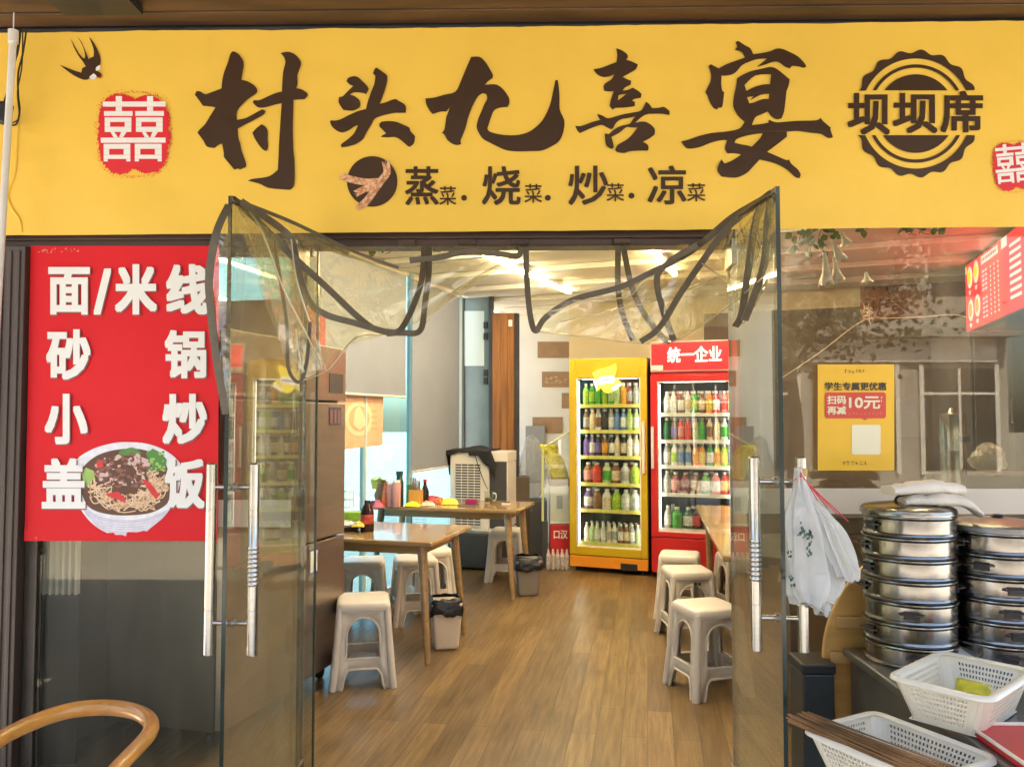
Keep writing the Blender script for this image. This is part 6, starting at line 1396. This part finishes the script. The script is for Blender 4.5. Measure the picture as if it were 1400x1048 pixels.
ring = [V(rx0, ry1-.35, ZC+.022), V(rx0+.5, ry1-.35, ZC+.022), V(rx0+.5, ry1, ZC+.022), V(rx0, ry1, ZC+.022)]; mb.tube(ring, .006, 8, closed=True); mb.build('rim', 'basket', rt, world=True)
# round plywood table top leaning behind the cart
pl = thing('round_tabletop', 'round plywood tabletop leaning upright behind the steel cart', 'tabletop', (0, 0, 0))
ctr = W(1300, 905, -.11); rad = ctr.x-W(1124, 905, -.11).x
pl.location = (ctr.x, -.11, ctr.z); pl.rotation_euler = (R(90), 0, 0)
mb = MB(); mb.lathe([(0, -.011), (rad-.003, -.011), (rad, -.008), (rad, .008), (rad-.003, .011), (0, .011)], 72); mb.build('disc', 'plywood', pl, smooth=30)
mb = MB(); z1 = (W(1150, 845, -.12).z-ctr.z); z2 = (W(1150, 893, -.12).z-ctr.z)
for z in (z1, z2): hw = math.sqrt(max(.01, (rad-.01)**2-z*z))-.01; mb.b2((-hw, z-.03, .012), (hw, z+.012, .034))
mb.build('batten', wood_mat('batten_wood', (.70, .42, .16), dark=.8, scale=1.4, stretch=(1, 10, 10)), pl, bevel=.003)
# dark cabinet between door and tabletop
a = W(1078, 1000, -.05); b = W(1126, 892, -.05)
cb_ = thing('dark_cabinet', 'dark blue grey metal bin beside the bag door', 'bin', ((a.x+b.x)/2, -.14, ZG))
hwd = (b.x-a.x)/2-.012; mb = MB(); mb.b2((-hwd, -.05, .0), (hwd, .10, b.z-ZG-.04)); mb.build('body', mat('slate_metal', (.028, .036, .040), .35, var=.3, vscale=3), cb_, bevel=.006)
mb = MB(); mb.b2((-hwd-.006, -.056, b.z-ZG-.039), (hwd+.006, .106, b.z-ZG)); mb.build('lid', 'black', cb_, bevel=.008)

# ------------------------------------------------------------------ bentwood chair
zc_ = .60
pR = G(200, 985, zc_); pF = G(100, 972, zc_); pN = G(150, 1060, zc_); pLf = G(-60, 1040, zc_)
ch = thing('bentwood_chair', 'orange bentwood chair with a curved hoop back in the foreground', 'chair', ((pR.x+pLf.x)/2, (pF.y+pN.y)/2, ZG))
hoop = cr([G(118, 1100, zc_), G(160, 1050, zc_), G(205, 1000, zc_), G(196, 977, zc_), G(155, 967, zc_), G(100, 970, zc_), G(45, 987, zc_), G(-10, 1016, zc_), G(-60, 1060, zc_), G(-80, 1110, zc_)], 8)
mb = MB(); mb.tube(hoop, [.0185+.004*math.sin(math.pi*i/(len(hoop)-1)) for i in range(len(hoop))], 14); mb.build('hoop_back', 'bentwood', ch, world=True, smooth=60)
cx_ = sum((p.x for p in hoop), 0)/len(hoop); cy_c = (hoop[0].y+pF.y)/2-.02
mb = MB(); mb.lathe([(0, .0), (.2, 0), (.205, .01), (.2, .025), (0, .028)], 36, c=(cx_, cy_c, ZG+.44)); mb.build('seat', 'bentwood', ch, world=True, smooth=40)
for hp, dx, dy in ((hoop[3], .17, -.10), (hoop[-4], -.17, -.10)):
    mb = MB(); mb.tube(cr([V(cx_+dx, cy_c+dy, ZG), V(cx_+dx, cy_c+dy, ZG+.43), V(hp.x, hp.y, zc_)], 5), .014, 10); mb.build('leg', 'bentwood', ch, world=True, smooth=50)
for dx in (-.15, .15):
    mb = MB(); mb.cyl((cx_+dx*1.15, cy_c+.15, ZG), (cx_+dx, cy_c+.12, ZG+.441), .012, .015, n=12); mb.build('leg', 'bentwood', ch, world=True, smooth=50)

# ------------------------------------------------------------------ across the street (seen in the glass)
def street_house(x0, x1, y, h, m, lab, seed):
    t = thing('street_building', lab, 'building', ((x0+x1)/2, y, ZG)); rnd = random.Random(seed); s = 1 if y < 0 else -1
    mb = MB(); mb.b2((x0, y-6, ZG), (x1, y, h)); mb.build('wall', m, t, world=True)
    mb = MB(); mb.b2((x0-.1, y-6.1, h+.001), (x1+.1, y+.25, h+.3)); mb.b2((x0, y+.001, 3.3), (x1, y+.5, 3.5)); mb.build('cornice', 'plaster2', t, world=True)
    mb = MB(); mb.b2((x0+.3, y+.03, 2.75), (x1-.3, y+.12, 3.28)); mb.build('signboard', 'paper', t, world=True)
    n = int((x1-x0)/2.2)
    for k in range(n):
        xx = x0+(x1-x0)*(k+.5)/n
        mb = MB(); mb.b2((xx-.8, y+.001, .3), (xx+.8, y+.03, 2.6)); sf_ = mb.build('shopfront', 'dwin', t, world=True)
        mb = MB(); mb.b2((xx-.03, y+.031, .3), (xx+.03, y+.06, 2.6)); mb.b2((xx-.8, y+.031, 2.0), (xx-.0301, y+.055, 2.06)); mb.b2((xx+.0301, y+.031, 2.0), (xx+.8, y+.055, 2.06)); mb.b2((xx-.9, y+.001, .2), (xx-.801, y+.06, 2.7)); mb.b2((xx+.801, y+.001, .2), (xx+.9, y+.06, 2.7)); mb.build('frame', 'paper', sf_, world=True)
        for z in (4.3, 7.2):
            if z+1.6 < h: mb = MB(); mb.b2((xx-.55, y+.001, z), (xx+.55, y+.03, z+1.5)); mb.build('window', 'dwin', t, world=True)
street_house(-13, 1.5, -15, 10, 'plaster', 'grey plaster building across the street', 1)
street_house(2, 11, -15, 8, 'plaster2', 'pale plaster building across the street', 2)
t = thing('street_building', 'long pale building at the end of the side street', 'building', (-17, 10, ZG)); mb = MB(); mb.b2((-24, -6, ZG), (-17, 30, 9)); mb.build('wall', 'plaster2', t, world=True)
for k in range(9):
    for z in (.4, 4.2): mb = MB(); mb.b2((-16.999, -4+k*3.6, z), (-16.97, -2+k*3.6, z+2)); mb.build('window', 'dwin', t, world=True)
def tree(x, y, h, lab, seed):
    t = thing('street_tree', lab, 'tree', (x, y, ZG)); rnd = random.Random(seed); mb = MB()
    mb.tube(cr([(0, 0, 0), (.05, .03, h*.25), (-.03, .05, h*.45), (.05, 0, h*.75)], 5), [.16-.008*i for i in range(16)], 10)
    tips = []
    for k in range(9):
        a = rnd.uniform(0, 6.28); z = h*rnd.uniform(.35, .7); e = V(math.cos(a)*rnd.uniform(.8, 1.7), math.sin(a)*rnd.uniform(.8, 1.7), z+rnd.uniform(.5, 1.5)); mb.tube(cr([(0, 0, z), e*.5+V(0, 0, z*.5), e], 4), [.06-.005*i for i in range(9)], 6); tips.append(e)
    mb.build('trunk', 'bark', t, smooth=50); mb = MB()
    for k in range(5200):
        c = rnd.choice(tips); p = c+V(rnd.gauss(0, .55), rnd.gauss(0, .55), rnd.gauss(0, .42)); L = rnd.uniform(.07, .15); d = V(rnd.uniform(-1, 1), rnd.uniform(-1, 1), rnd.uniform(-1, .4)).normalized(); s = d.orthogonal().normalized()*L*.35
        mb.add([p, p+d*L*.5+s, p+d*L, p+d*L*.5-s], [(0, 1, 2, 3)])
    mb.build('crown', 'treeleaf', t)
tree(4.6, -10.5, 5.6, 'leafy street tree reflected in the window glass', 1); tree(-4.2, -10.5, 5.6, 'leafy street tree opposite the red poster', 2)
